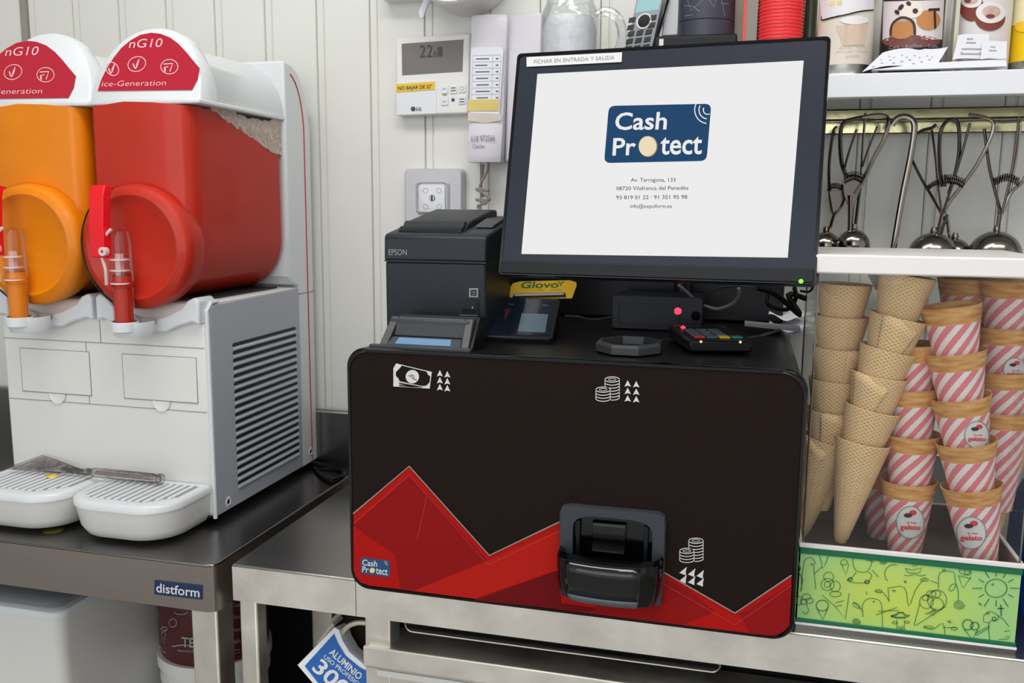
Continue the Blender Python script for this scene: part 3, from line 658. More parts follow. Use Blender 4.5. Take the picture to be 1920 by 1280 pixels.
# ---------------------------------------------------------------- cash machine
CX0, CX1, CF, CB, TZ = -.4580, .0684, .974, 1.437, -.1690
cmx = thing('cash_machine', ((CX0+CX1)/2, 1.15, CT), 'black cash machine with dark brown and red printed front, on the steel counter', 'cash machine')
secs = [[(p[0], y, p[1]) for p in rrect(CX0+i_, CX1-i_, CT+.001+i_, TZ-i_, .024, 8)] for y, i_ in ((CF+.004, 0), (CF+.02, 0), (CF+.022, .002), (CB, .002))]
build('housing', MB().loft(secs), M['black'], cmx, ang=30)
secs = [[(p[0], y, p[1]) for p in rrect(CX0+i_, CX1-i_, CT+.001+i_, TZ-i_, .024, 8)] for y, i_ in ((CF+.006, -.0005), (CF+.002, -.0005), (CF-.001, .0010), (CF-.001, .0040), (CF+.0005, .0046))]
build('front_frame', MB().loft(secs, caps=False), M['blackg'], cmx, ang=60)
CP = Pl((0, CF, 0), (1, 0, 0), (0, 0, 1))
i_ = .0044
build('front_panel', MB().prism([(a, CF+.004, b) for a, b in rrect(CX0+i_, CX1-i_, CT+.001+i_, TZ-i_, .021, 8)], (0, -.004, 0)), M['panel'], cmx, label='dark brown front panel')
def cpoly(name, pts, m, h=.0003, label=None):
    mb = MB(); poly(mb, CP, pts, h); return build(name, mb, m, cmx, label=label)
BLc = [(663, 962), (768, 873), (918, 1040), (1052, 976), (1100, 953), (1230, 1063), (1378, 1148), (1484, 1077)]
base_ = [(1480, 1175), (1475, 1187), (1466, 1192), (1454, 1193), (692, 1097), (677, 1091), (668, 1080), (664, 1068)]
red = cpoly('red_print', BLc[:4]+[(1052, 1060), (1230, 1090)]+BLc[5:]+base_, M['red1'], label='red zigzag mountain print')
cpoly('red_facet', [(663, 985), (768, 892), (915, 1050), (775, 1107), (692, 1097), (742, 1041)], M['red2'], .0006)
cpoly('red_facet', [(663, 985), (742, 1041), (752, 1103), (692, 1096), (677, 1091), (668, 1080), (664, 1068)], M['red1'], .0009)
cpoly('red_facet', [(775, 1107), (915, 1050), (1052, 993), (1052, 1066), (890, 1121)], M['red4'], .0007)
cpoly('red_facet', [(890, 1124), (1052, 1066), (1052, 1130), (1120, 1140), (1105, 1147)], M['red3'], .0008)
cpoly('red_facet', [(1250, 1082), (1300, 1110), (1340, 1145), (1280, 1169), (1108, 1148), (1120, 1132), (1240, 1120)], M['red2'], .0007)
cpoly('red_facet', [(1386, 1150), (1484, 1095), (1480, 1172), (1466, 1191), (1408, 1187)], M['red2'], .0007)
mb = MB(); stroke(mb, CP, BLc[:4], .0016, .0012); stroke(mb, CP, BLc[5:], .0016, .0012); build('print_edge', mb, M['glow'], cmx)
mb = MB(); stroke(mb, CP, [(664, 980), (768, 890), (916, 1058), (1052, 993)], .0004, .0013); stroke(mb, CP, [(1230, 1085), (1378, 1170), (1484, 1096)], .0004, .0013); stroke(mb, CP, [(801, 930), (783, 1012)], .0004, .0013); build('thin_line', mb, M['pinkline'], cmx)
# icons
def arrows(pts, w=5.5, h=12):
    mb = MB()
    for x_, y_ in pts: poly(mb, CP, [(x_, y_-h*.55), (x_+w, y_+h*.45), (x_+1, y_+h*.30), (x_-1, y_+h*.30), (x_-w, y_+h*.45)], .0005)
    return build('arrow_marks', mb, M['printw'], cmx)
arrows([(825+dx*14, 700+dy*13+dx*2) for dx in (0, 1) for dy in (0, 1, 2)])
arrows([(1177+dx*16, 719+dy*14+dx*1.5) for dx in (0, 1) for dy in (0, 1, 2)], 6)
mb = MB()
for dx in (0, 1, 2):
    for dy in (0, 1): poly(mb, CP, [(1274+dx*16, 1073+dy*15+dx*3), (1288+dx*16, 1062+dy*15+dx*3), (1286+dx*16, 1070+dy*15+dx*3), (1286+dx*16, 1078+dy*15+dx*3)], .0005)
build('arrow_marks', mb, M['printw'], cmx)
mb = MB(); poly(mb, CP, [(738, 690), (743, 681), (810, 697), (806, 728), (738, 724)], .0005); build('banknote_icon', mb, M['printw'], cmx)
mb = MB(); poly(mb, CP, [(743, 697), (750, 690), (754, 685), (800, 696), (803, 702), (807, 705), (806, 716), (800, 722), (792, 723), (750, 714), (748, 709), (743, 704)], .0009)
for k in (0, 1): poly(mb, CP, [(749, 717+k*4), (778, 722+k*2), (793, 725+k), (770, 724+k), (749, 719+k*4)], .0009)
build('banknote_icon_dark', mb, M['panel'], cmx)
mb = MB(); poly(mb, CP, ell(774, 705.5, 12.5, 12.5, 22), .0013); build('banknote_icon_disc', mb, M['printw'], cmx)
mb = MB(); stroke(mb, CP, [(767, 703), (770, 705), (773, 701)], .0008, .0017); stroke(mb, CP, ell(775.5, 706, 2, 3.5, 10), .0006, .0017, closed=True); stroke(mb, CP, [(777, 710), (782, 711)], .0008, .0017); build('banknote_icon_detail', mb, M['panel'], cmx)
def coins(cx, cy, s):
    mb = MB()
    for (ox, oy, n_) in ((17, -11, 7), (0, 8, 4)):
        x_, y_ = cx+ox*s, cy+oy*s; rx, ry = 13.5*s, 5*s
        stroke(mb, CP, ell(x_, y_, rx, ry, 22), .0009, .0005, closed=True); stroke(mb, CP, ell(x_, y_, rx*.55, ry*.45, 12), .0006, .0005, closed=True)
        for k in range(1, n_):
            yy = y_+k*5.6*s
            a0_ = 0 if not (ox and k > 3) else -10
            stroke(mb, CP, ell(x_, yy, rx, ry, 12, a0_, 180 if not (ox and k > 2) else 100), .0009, .0005)
        yb_ = y_+(n_-1)*5.6*s
        stroke(mb, CP, [(x_-rx, y_), (x_-rx, yb_ if not ox else y_+16*s)], .0009, .0005); stroke(mb, CP, [(x_+rx, y_), (x_+rx, yb_)], .0009, .0005)
    return build('coin_stack_icon', mb, M['printw'], cmx)
coins(1131, 722, 1.0); coins(1288, 1024, 1.0)
# small logo
mb = MB(); poly(mb, CP, [(678, 1045), (681, 1044), (730, 1050), (732, 1053), (732, 1079), (729, 1081), (679, 1074), (677, 1071)], .0012); build('logo_plate', mb, M['blue'], cmx, label='small blue logo reading Cash Protect')
mb = MB(); text(mb, CP, 'Cash', (680, 1058), (708, 1061), (681, 1047), .0019, .014); text(mb, CP, 'Pr', (680, 1071), (692, 1072), (681, 1060), .0019, .014); text(mb, CP, 'tect', (706, 1074), (728, 1077), (706, 1063), .0019, .014)
stroke(mb, CP, ell(728, 1052, 5, 6, 8, 90, 200), .0005, .0016); stroke(mb, CP, ell(728, 1052, 2.5, 3, 8, 90, 200), .0005, .0016)
build('logo_lettering', mb, M['printw'], cmx)
mb = MB(); poly(mb, CP, ell(699, 1068, 5, 5, 14), .0016); build('logo_disc', mb, M['cream'], cmx)
# coin outlet
ox0, ox1, oz0, oz1 = -.1935, -.0735, -.4455, -.336
def arch_in(n=12):
    a = []; x0_, x1_ = ox0+.016, ox1-.014; zc_ = -.362
    for k in range(n+1):
        t = math.radians(180-180*k/n); a.append(((x0_+x1_)/2+(x1_-x0_)/2*math.copysign(abs(math.cos(t))**.55, math.cos(t)), zc_+.017*abs(math.sin(t))**.7))
    return a
inn = arch_in(12)+[(ox1-.014, -.405), ((ox0+ox1)/2+.02, -.405), ((ox0+ox1)/2-.02, -.405), (ox0+.016, -.405)]
out_ = []
icx, icz = (ox0+ox1)/2, -.385
for (a, b) in inn:                       # matching point on the outer rounded rectangle
    dx, dz_ = a-icx, b-icz; t = min((ox1-icx-.0001)/abs(dx) if dx else 9, ((oz1-icz) if dz_ > 0 else (icz-oz0))/abs(dz_) if dz_ else 9)
    X_, Z_ = icx+dx*t, icz+dz_*t
    cxr, czr = (ox1-.008 if X_ > icx else ox0+.008), (oz1-.008 if Z_ > icz else oz0+.008)
    if abs(X_-icx) > abs(cxr-icx) and abs(Z_-icz) > abs(czr-icz):
        v_ = Vector((X_-cxr, Z_-czr)).normalized()*.008; X_, Z_ = cxr+v_.x, czr+v_.y
    out_.append((X_, Z_))
for k, (a, b) in enumerate(((ox1, oz1), (ox0, oz1))): pass
sec = [[(a, CF+.001, b) for a, b in out_], [(a, CF-.010, b) for a, b in out_], [(a+(icx-a)*.02, CF-.012, b+(icz-b)*.02) for a, b in out_], [(a, CF-.012, b) for a, b in inn], [(a, CF+.002, b) for a, b in inn]]
ot = build('coin_outlet', MB().loft(sec, caps=False), M['coingrey'], cmx, ang=30, label='black coin outlet with a scooped cup')
build('outlet_back', MB().box(ox0+.012, ox1-.010, CF-.0042, CF-.0012, -.41, -.343), M['blackg'], ot)
sec = []
for y_, z_ in ((CF-.004, -.351), (CF-.010, -.353), (CF-.013, -.366), (CF-.011, -.372), (CF-.014, -.385), (CF-.006, -.403)): sec.append([(icx-.022, y_, z_), (icx+.016, y_, z_), (icx+.016, CF-.003, z_), (icx-.022, CF-.003, z_)])
build('coin_chute', MB().loft(sec), M['blackg'], ot, bevel=.0015)
for a in (ox0+.019, ox1-.024): build('side_fin', MB().box(a, a+.005, CF-.011, CF-.003, -.40, -.352), M['black'], ot, bevel=.001)
# cup: half-round scoop, open above
def cupsec(z_, k, dep, w0=.0): return [(ox0+.002+w0+(ox1-ox0-.004-2*w0)*(.5-.5*math.cos(math.pi*j/k)), CF-.010-dep*abs(math.sin(math.pi*j/k))**.42, z_) for j in range(k+1)]
rows = [(-.383, .028, .0), (-.386, .040, -.001), (-.398, .042, -.001), (-.412, .040, .0), (-.426, .037, .002), (-.4350, .032, .005), (-.4370, .024, .012)]
cup = MB(); cup.loft([cupsec(z_, 16, d_, w_) for z_, d_, w_ in rows], caps=False, close=False)
cup.loft([cupsec(z_, 16, d_, w_) for z_, d_, w_ in ((-.383, .028, .0), (-.388, .025, .006), (-.405, .016, .014), (-.412, .005, .02))], caps=False, close=False)
cup.add(cupsec(-.4370, 16, .024, .012), [list(range(17))])
build('coin_cup', cup, M['blackg'], ot, ang=40)
def cs(z_, d_, w_, j, off): t = math.pi*j; return (ox0+.002+w_+(ox1-ox0-.004-2*w_)*(.5-.5*math.cos(t)), CF-.010-d_*abs(math.sin(t))**.42-off, z_)
JJ = [.22+.50*k/12 for k in range(13)]
wd = MB(); wd.loft([[cs(z_, d_, w_, j, .0012) for j in JJ] for z_, d_, w_ in ((-.3875, .040, -.001), (-.398, .042, -.001), (-.412, .040, .0), (-.4255, .037, .002))], caps=False, close=False)
build('cup_window', wd, mat('smoked_window', (14, 18, 21), .06, spec=.6), ot, ang=60, thick=.001)
wd = MB(); wd.loft([[cs(z_, d_, w_, j, .0016) for j in JJ] for z_, d_, w_ in ((-.426, .037, .002), (-.4345, .033, .0045))], caps=False, close=False)
build('cup_sill', wd, mat('cup_sill', (92, 100, 108), .3), ot, ang=60, thick=.001)
# banknote acceptor on the top edge
na = thing('banknote_acceptor', (-.36, 1.03, TZ), 'grey banknote acceptor mouth with a lit blue slot below the receipt printer', 'note acceptor')
nx0, nx1 = -.4235, -.3105
sec = lambda a, b, s0: [(s0[0], a), (s0[1], a)]
fr = MB(); yb0, yt0, zb0, zt0 = .988, 1.030, TZ-.0005, -.1345
def npt(u, v, h=0):    # sloped face of the mouth
    return Vector((nx0+u*(nx1-nx0)+(v*.006 if u < .5 else -v*.002), yb0+v*(yt0-yb0)*.7-h*.8, zb0+v*(zt0-zb0)+h*.4))
for u0, u1, v0, v1 in ((0, .09, 0, 1), (.91, 1, 0, 1), (.09, .91, .80, 1), (.09, .91, 0, .12)):
    q = [npt(u0, v0), npt(u1, v0), npt(u1, v1), npt(u0, v1)]; fr.prism(q, (0, .012, -.002))
build('mouth_frame', fr, M['notegrey'], na, bevel=.0012)
build('mouth_back', MB().box(nx0+.006, nx1-.006, 1.012, 1.058, TZ, zt0-.002), M['notegrey'], na, bevel=.002)
build('upper_jaw', MB().prism([npt(.10, .46, -.006), npt(.90, .46, -.006), npt(.91, .80, -.001), npt(.09, .80, -.001)], (0, .006, 0)), M['notegrey'], na)
build('lower_jaw', MB().prism([npt(.09, .10, .001), npt(.91, .10, .001), npt(.90, .38, -.003), npt(.10, .38, -.003)], (0, .008, 0)), M['notegrey'], na)
build('lit_slot', MB().prism([npt(.17, .13, .0016), npt(.80, .13, .0016), npt(.79, .34, -.0006), npt(.18, .34, -.0006)], (0, .003, 0)), M['blueslot'], na, bevel=.001, label='glowing pale blue slot')
build('base_lip', MB().box(nx0-.01, nx1+.004, .984, .994, TZ-.001, TZ+.0035), M['notegrey'], na, bevel=.001)
build('side_cheek', MB().prism([(nx1+.001, .99, TZ), (nx1+.001, 1.05, TZ), (nx1+.001, 1.05, zt0), (nx1-.001, 1.03, zt0)], (.003, 0, 0)), M['black'], na)
# ---------------------------------------------------------------- receipt printer
PX0, PX1, PF, PB, PZ = -.4485, -.3125, 1.072, 1.262, TZ
rp_ = thing('receipt_printer', ((PX0+PX1)/2, (PF+PB)/2, TZ), 'blue-black receipt printer left of the monitor on the cash machine', 'printer')
build('case_lower', MB().ext([(PF+.002, PZ), (PF, PZ+.01), (PF-.001, -.0715), (PB, -.0715), (PB, PZ)], 'x', PX0+.001, PX1-.001), M['steelpr'], rp_, bevel=.003)
build('case_upper', MB().ext([(PF-.002, -.070), (PF-.001, -.0405), (PF+.004, -.0365), (PF+.03, -.0325), (PB-.06, -.017), (PB-.004, -.015), (PB, -.02), (PB, -.070)], 'x', PX0, PX1), M['steelpr'], rp_, bevel=.0025)
build('paper_cover', MB().ext([(PF+.034, -.0335), (PF+.040, -.026), (PF+.058, -.020), (PB-.03, -.006), (PB-.008, -.0065), (PB-.004, -.02)], 'x', PX0+.012, PX1-.038), M['steelpr'], rp_, bevel=.002)
build('paper_slot', MB().ext([(PF+.024, -.0325), (PF+.036, -.0215), (PF+.044, -.0205), (PF+.044, -.034)], 'x', PX0+.014, PX1-.040), M['slot'], rp_)
build('slot_bar', MB().ext([(PF+.014, -.0345), (PF+.022, -.0275), (PF+.025, -.0270), (PF+.026, -.036)], 'x', PX0+.013, PX1-.038), M['black'], rp_, bevel=.0008)
build('button_panel', MB().ext([(PF+.050, -.0285), (PF+.052, -.0255), (PF+.10, -.0170), (PF+.10, -.022)], 'x', PX1-.030, PX1-.006), M['notegrey'], rp_, bevel=.001)
build('case_joint', MB().box(PX0+.0005, PX1-.0005, PF-.0014, PB-.001, -.0718, -.0695), M['slot'], rp_)
PP = Pl((0, PF-.0015, 0), (1, 0, 0), (0, 0, 1))
mb = MB(); text(mb, PP, 'EPSON', (729, 478), (763, 478), (729, 467), .0006, .004); build('maker_lettering', mb, M['printgrey'], rp_)
mb = MB(); q = [(880, 540), (897, 540), (897, 557), (880, 557)]; poly(mb, PP, q, .0004, .0006); build('icon_frame', mb, M['printgrey'], rp_)
mb = MB(); poly(mb, PP, [(883, 543), (894, 543), (894, 554), (883, 554)], .0012); build('icon_face', mb, M['slot'], rp_)
mb = MB(); stroke(mb, PP, [(886, 547), (892, 547)], .0006, .0016); stroke(mb, PP, [(886, 551), (891, 551), (891, 548)], .0006, .0016); build('icon_mark', mb, M['printgrey'], rp_)
sw = MB(); poly(sw, PP, [(862, 563), (897, 563), (897, 591), (862, 591)], .0004, .0006); build('switch_surround', sw, M['black'], rp_)
sw = MB(); poly(sw, PP, [(868, 567), (894, 567), (894, 586), (868, 586)], .0012, .0010); build('power_switch', sw, M['blackg'], rp_)
sw = MB(); poly(sw, PP, ell(887, 576, 1.5, 2, 8), .0024); stroke(sw, PP, [(862, 590), (896, 591)], .0006, .0012); build('switch_mark', sw, M['printgrey'], rp_)
# ---------------------------------------------------------------- card terminal with yellow card
ct = thing('card_terminal', (-.28, 1.14, TZ), 'black touchscreen card terminal tilted below the monitor', 'card terminal')
ta = [aty(905, 630, 1.080), aty(1036, 635, 1.090), aty(1080, 561, 1.190), aty(956, 558, 1.180)]
TP = Pl(ta[0], ta[1]-ta[0], (ta[3]-ta[0])-(ta[1]-ta[0])*((ta[3]-ta[0]).dot(ta[1]-ta[0])/(ta[1]-ta[0]).length_squared))
W_, H_ = (ta[1]-ta[0]).length, (ta[3]-ta[0]).length
rr = rrect(0, W_, 0, H_, .006)
build('terminal_body', MB().loft([[TP.pt(a, b, h) for a, b in rr] for h in (0, -.012)]+[[TP.pt(W_/2+(a-W_/2)*.9, H_/2+(b-H_/2)*.9, -.018) for a, b in rr]]), M['navy'], ct, bevel=.0015)
build('terminal_stand', MB().ext([(1.108, TZ), (1.108, TZ+.002), (1.19, -.135), (1.195, TZ)], 'x', -.300, -.245), M['black'], ct)
g = MB(); g.loft([[TP.pt(a, b, h) for a, b in rrect(.0035, W_-.0035, .006, H_-.002, .003)] for h in (-.001, .0006)]); build('touch_screen', g, M['scrgl'], ct)
g = MB(); g.loft([[TP.pt(a, b, h) for a, b in ((.043, .014), (.078, .014), (.077, .062), (.042, .062))] for h in (.0006, .0008)]); build('screen_window', g, M['scrgl2'], ct)
g = MB()
for k in range(3): g.loft([[TP.pt(a, b, h) for a, b in rrect(.02+k*.023, .028+k*.023, .085, .088, .001)] for h in (.0006, .0008)])
build('screen_icons', g, mat('terminal_icon', (70, 110, 112), .3), ct)
g = MB(); g.loft([[TP.pt(a, b, h) for a, b in ((.021, .045), (.023, .045), (.026, .072), (.018, .074))] for h in (.0006, .0008)]); build('screen_glyph', g, mat('terminal_glyph', (92, 42, 52), .3), ct)
yc = thing('yellow_card', (-.275, 1.20, -.12), 'yellow card lettered in green, stuck in the back of the card terminal', 'card')
YP = Pl((-.275, 1.198, -.11), (1, .1, 0), (0, .35, 1))
mb = MB(); q = [YP.px(*p) for p in ((950, 560), (958, 535), (962, 529), (976, 526), (1068, 527), (1080, 531), (1081, 537), (1073, 561))]; mb.prism(q, YP.n*(-.0015)); build('card_sheet', mb, M['yellow'], yc)
mb = MB(); text(mb, YP, 'Glovo', (976, 539), (1046, 540), (979, 527), .0006, .012); stroke(mb, YP, [(1046, 529), (1051, 533), (1057, 529)], .0012, .0004); stroke(mb, YP, [(1051, 533), (1051, 538)], .0012, .0004)
build('card_lettering', mb, M['green'], yc); mb = MB(); stroke(mb, YP, [(1008, 543), (1020, 543)], .0004, .0004); stroke(mb, YP, [(1032, 544), (1055, 544)], .0004, .0004); build('card_fine_print', mb, M['notegrey'], yc)
prn = MB(); q = [YP.px(*p, .001) for p in ((962, 557), (965, 550), (1060, 551), (1061, 559))]; prn.prism(q, YP.n*.003); build('terminal_printer_slot', prn, M['black'], ct, bevel=.0006)
prn = MB(); q = [YP.px(*p, .004) for p in ((966, 555), (967, 551), (1058, 552), (1058, 556))]; prn.prism(q, YP.n*.001); build('tear_bar', prn, M['grey'], ct)
# ---------------------------------------------------------------- coin inlet ring
ci = thing('coin_inlet', (-.131, 1.060, TZ), 'octagonal raised black coin inlet in the machine top', 'coin inlet')
def octa(r_, z_, cx=-.131, cy=1.060): return [(cx+r_*math.cos(math.radians(22.5+45*k)), cy+r_*1.12*math.sin(math.radians(22.5+45*k)), z_) for k in range(8)]
build('ring', MB().loft([octa(.041, TZ), octa(.041, TZ+.008), octa(.0395, TZ+.011), octa(.0345, TZ+.011), octa(.032, TZ+.002)], caps=False), M['notegrey'], ci, flatshade=True)
build('ring_well', MB().loft([octa(.0335, TZ+.0002), octa(.0335, TZ+.002)]), M['blackg'], ci)
# ---------------------------------------------------------------- black scanner box with red light
bb = thing('scanner_box', (-.118, 1.28, TZ), 'black box with one round red light, below the monitor', 'box')
build('box_body', MB().loft([[(p[0], y_, p[1]) for p in rrect(-.181+i_, -.056-i_, TZ, -.1225-i_, .004)] for y_, i_ in ((1.250, .001), (1.252, 0), (1.32, 0))]), M['navy'], bb, ang=40)
BP = Pl((0, 1.2495, 0), (1, 0, 0), (0, 0, 1))
fr = MB()
for (a, b, c, d) in ((-.171, -.087, TZ+.006, TZ+.007), (-.171, -.087, -.1345, -.1335), (-.171, -.170, TZ+.006, -.1335), (-.0875, -.0865, TZ+.006, -.1335)): fr.box(a, b, 1.2485, 1.251, c, d)
build('panel_bead', fr, M['black'], bb)
rcx = BP.px(1271, 583); build('red_light', MB().lathe([(0, .003), (.0028, .0025), (.0045, .001), (.005, 0)], rcx, (0, -1, 0), 20), M['led'], bb, label='glowing red light')
rcx = BP.px(1305, 592); build('keyhole', MB().lathe([(0, .0002), (.0045, .0002), (.0055, .0014), (.0065, 0)], rcx, (0, -1, 0), 20), M['blackg'], bb)
# ---------------------------------------------------------------- pin pad
kp = thing('pin_pad', (-.04, 1.13, TZ), 'small black pin pad with coloured keys in front of the red-lit box', 'keypad')
kc = [atz(1292, 640, -.158), atz(1408, 643, -.158), None, None]
K0 = Vector((-.061, 1.060, 0)); ke = Vector((.072, .018, 0)); kn = Vector((-.034, .112, 0))
def kpt(u, v, z): return Vector((K0.x+ke.x*u+kn.x*v, K0.y+ke.y*u+kn.y*v, z))
hz = lambda v: TZ+.0150+.003*v
build('pad_body', MB().add([kpt(0, 0, TZ), kpt(1, 0, TZ), kpt(1, 1, TZ), kpt(0, 1, TZ), kpt(0, 0, hz(0)), kpt(1, 0, hz(0)), kpt(1, 1, hz(1)), kpt(0, 1, hz(1))], [(0, 3, 2, 1), (4, 5, 6, 7), (0, 1, 5, 4), (1, 2, 6, 5), (2, 3, 7, 6), (3, 0, 4, 7)]), M['black'], kp, bevel=.003)
for r_ in range(4):
    for c_ in range(4 if r_ == 0 else 3):
        u = .12+c_*.20; v = .10+r_*.14
        m_ = M['greykey'] if r_ else (M['orangekey'], M['greykey'], M['yellow2'], M['greenkey'])[c_]
        build('key', MB().prism([kpt(u, v, hz(v)), kpt(u+.17, v, hz(v)), kpt(u+.17, v+.09, hz(v+.09)), kpt(u, v+.09, hz(v+.09))], (0, 0, .0022)), m_, kp, bevel=.0007, label=None if r_ else ('red key', 'grey key', 'yellow key', 'green key')[c_])
for u in (.18, .80): p_ = kpt(u, -.005, TZ+.013); build('front_light', MB().lathe([(0, .0006), (.0014, .0003), (.0016, -.001)], p_, (0, -1, 0), 10), M['ledy'], kp)
build('pad_display', MB().prism([kpt(.1, .72, hz(.72)), kpt(.9, .72, hz(.72)), kpt(.9, .92, hz(.92)), kpt(.1, .92, hz(.92))], (0, 0, .0008)), M['blackg'], kp)
p_ = kpt(.16, .74, hz(.74)); build('red_dot', MB().lathe([(0, .0035), (.0028, .002), (.0036, 0)], p_, n=14), M['led'], kp, label='small glowing red dot')
# ---------------------------------------------------------------- monitor
R_ = Matrix.Rotation(math.radians(-5.4), 3, 'Z') @ Matrix.Rotation(math.radians(-13.4), 3, 'X') @ Matrix.Rotation(math.radians(-.2), 3, 'Y')
mc = Vector((-.1054, 1.0535, .0515))
mo = thing('monitor', mc, 'large black touchscreen monitor showing a white screen with a blue logo', 'monitor', rot=R_)
MP = Pl(mc, R_ @ Vector((1, 0, 0)), R_ @ Vector((0, 0, 1)))
hw, hh = .1805, .136
def mloc(a, b, h): return MP.pt(a, b, h)
build('bezel', MB().loft([[mloc(a, b, h) for a, b in rrect(-hw+i_, hw-i_, -hh+i_, hh-i_, .005)] for h, i_ in ((-.026, .006), (-.022, 0), (-.002, 0), (0, .0015))]), M['bezel'], mo, ang=30)
build('bezel_rim', MB().loft([[mloc(a, b, h) for a, b in rrect(-hw+i_, hw-i_, -hh+i_, hh-i_, .005)] for h, i_ in ((-.003, -.0006), (.0008, -.0002), (.0008, .0030), (-.001, .0034))], caps=False), M['blackg'], mo)
build('lower_bezel_strip', MB().loft([[mloc(a, b, h) for a, b in rrect(-hw+.002, hw-.002, -hh+.001, -hh+.016, .002)] for h in (-.001, .0030)]), M['black'], mo, bevel=.001)
build('rear_housing', MB().loft([[mloc(a, b, h) for a, b in rrect(-hw+i_, hw-i_, -hh+i_, hh-i_, .01)] for h, i_ in ((-.026, .01), (-.045, .04), (-.055, .05))]), M['black'], mo)
sb0 = MB(); q = [(1008, 139), (1507, 114), (1477, 483), (978, 476)]; poly(sb0, MP, q, .0004, .0004); scn = build('screen', sb0, M['scrw'], mo, label='lit white screen')
def sp2(name, fn, m, lab=None): b_ = MB(); fn(b_); o_ = build(name, b_, m, scn, label=lab); return o_
def lg(b_):
    c = [Vector(p) for p in ((1142, 199), (1334, 195), (1325, 302), (1133, 306))]
    pts = []
    for k in range(4):
        a, b, d = c[k-1], c[k], c[(k+1) % 4]; r = 12
        p0 = b+(a-b).normalized()*r; p1 = b+(d-b).normalized()*r
        for j in range(5): t = j/4; pts.append(tuple(p0*(1-t)**2+b*2*t*(1-t)+p1*t*t))
    poly(b_, MP, pts, .0009)
sp2('logo_plate', lg, M['scrb'], 'blue logo plate reading Cash Protect')
def lt_(b_):
    text(b_, MP, 'Cash', (1153, 244), (1250, 243), (1156, 212), .0022, .016)
    text(b_, MP, 'Pr', (1149, 292), (1192, 291), (1151, 260), .0022, .016)
    text(b_, MP, 'tect', (1238, 290), (1316, 289), (1240, 258), .0022, .016)
    for r in (8, 16, 24):
        stroke(b_, MP, ell(1327, 207, r, r*1.05, 14, 95 if r > 8 else 60, 210 if r < 20 else 205), .0011, .0016)
sp2('logo_lettering', lt_, M['scrw'])
sp2('logo_coin', lambda b_: poly(b_, MP, ell(1215, 275, 17, 19, 26), .0014), M['scrc'])
sp2('logo_coin_shade', lambda b_: stroke(b_, MP, ell(1215, 275, 17.5, 19.5, 22, -60, 100), .0012, .0016), mat('screen_tan', (150, 110, 60), .3, emit=1.))
def ad(b_):
    text(b_, MP, 'Av. Tarragona, 133', (1183, 341), (1267, 341), (1183, 334), .0012, .004)
    text(b_, MP, '08720 Vilafranca del Penedès', (1156, 357), (1291, 356), (1156, 350), .0012, .004)
    text(b_, MP, '93 819 01 22 · 91 351 95 98', (1156, 374), (1289, 373), (1156, 367), .0012, .004)
    text(b_, MP, 'info@expoform.es', (1182, 390), (1260, 390), (1182, 383), .0012, .004)
sp2('address_lines', ad, M['scrk'])
sk = MB(); poly(sk, MP, [(988, 108), (1167, 99), (1166, 117), (988, 126)], .0012, .0004); build('label_strip', sk, M['printw'], mo, label='white label strip')
sk = MB(); text(sk, MP, 'FICHAR EN ENTRADA Y SALIDA', (1002, 120), (1153, 112), (1002, 113), .0022, .003); build('label_lettering', sk, M['inkg'], mo)
pl_ = MP.px(1502, 528, .003); build('power_light', MB().lathe([(0, .0008), (.002, .0005), (.0025, 0)], pl_, MP.n, 12), M['ledg'], mo, label='green power light')
build('stand_neck', MB().tube([mloc(0, .0, -.05), (-.10, 1.30, .01), (-.09, 1.345, -.03), (-.09, 1.345, TZ+.01)], .013, 12), M['black'], mo)
build('stand_foot', MB().lathe([(0, 0), (.022, 0), (.022, .006), (.016, .012), (0, .012)], (-.09, 1.345, TZ), n=28), M['black'], mo)
mb = MB(); mb.lathe([(0, 0), (.028, 0), (.030, .004), (.030, .022), (.026, .028), (0, .028)], atz(1418, 600, TZ), n=24); build('cable_hub', mb, M['black'], None, label='round black stub of equipment under the monitor right side', cat='stand')
# ---------------------------------------------------------------- cables and papers on the cash machine
def cable(pts, r, m, label, group=None):
    b_ = MB(); b_.tube([aty(a, b, y) for a, b, y in pts], r, 8, smooth=6); return build('cable', b_, m, None, label=label, cat='cable', group=group)
cable([(1272, 534, 1.22), (1285, 545, 1.23), (1300, 560, 1.26)], .0022, M['cable'], 'pale cable dropping behind the red-lit box')
cable([(1320, 573, 1.29), (1345, 579, 1.27), (1372, 570, 1.25), (1384, 555, 1.23), (1385, 540, 1.21)], .0024, M['cable'], 'pale cable curving up right of the red-lit box')
cable([(1320, 552, 1.26), (1350, 540, 1.22), (1385, 536, 1.20), (1412, 538, 1.20)], .0014, M['notegrey'], 'thin grey cable arching under the monitor')
cable([(1060, 592, 1.19), (1085, 594, 1.20), (1110, 599, 1.22), (1150, 594, 1.25)], .0018, M['notegrey'], 'grey lead plugged into the card terminal')
cable([(1445, 540, 1.20), (1440, 570, 1.20), (1475, 580, 1.2), (1492, 560, 1.2), (1490, 540, 1.18)], .0028, M['black'], 'black cable loop under the monitor right corner')
cable([(1420, 540, 1.18), (1455, 552, 1.19), (1500, 590, 1.2), (1478, 552, 1.2), (1512, 560, 1.2)], .0035, M['black'], 'thick black cable tangle beside the case')
cable([(1402, 634, 1.16), (1425, 630, 1.17), (1440, 625, 1.2), (1462, 618, 1.22)], .0018, M['notegrey'], 'grey cord trailing from the pin pad')
cable([(1526, 530, 1.08), (1531, 515, 1.1), (1520, 545, 1.1), (1500, 545, 1.1)], .0014, M['black'], 'thin black wire at the monitor right edge')
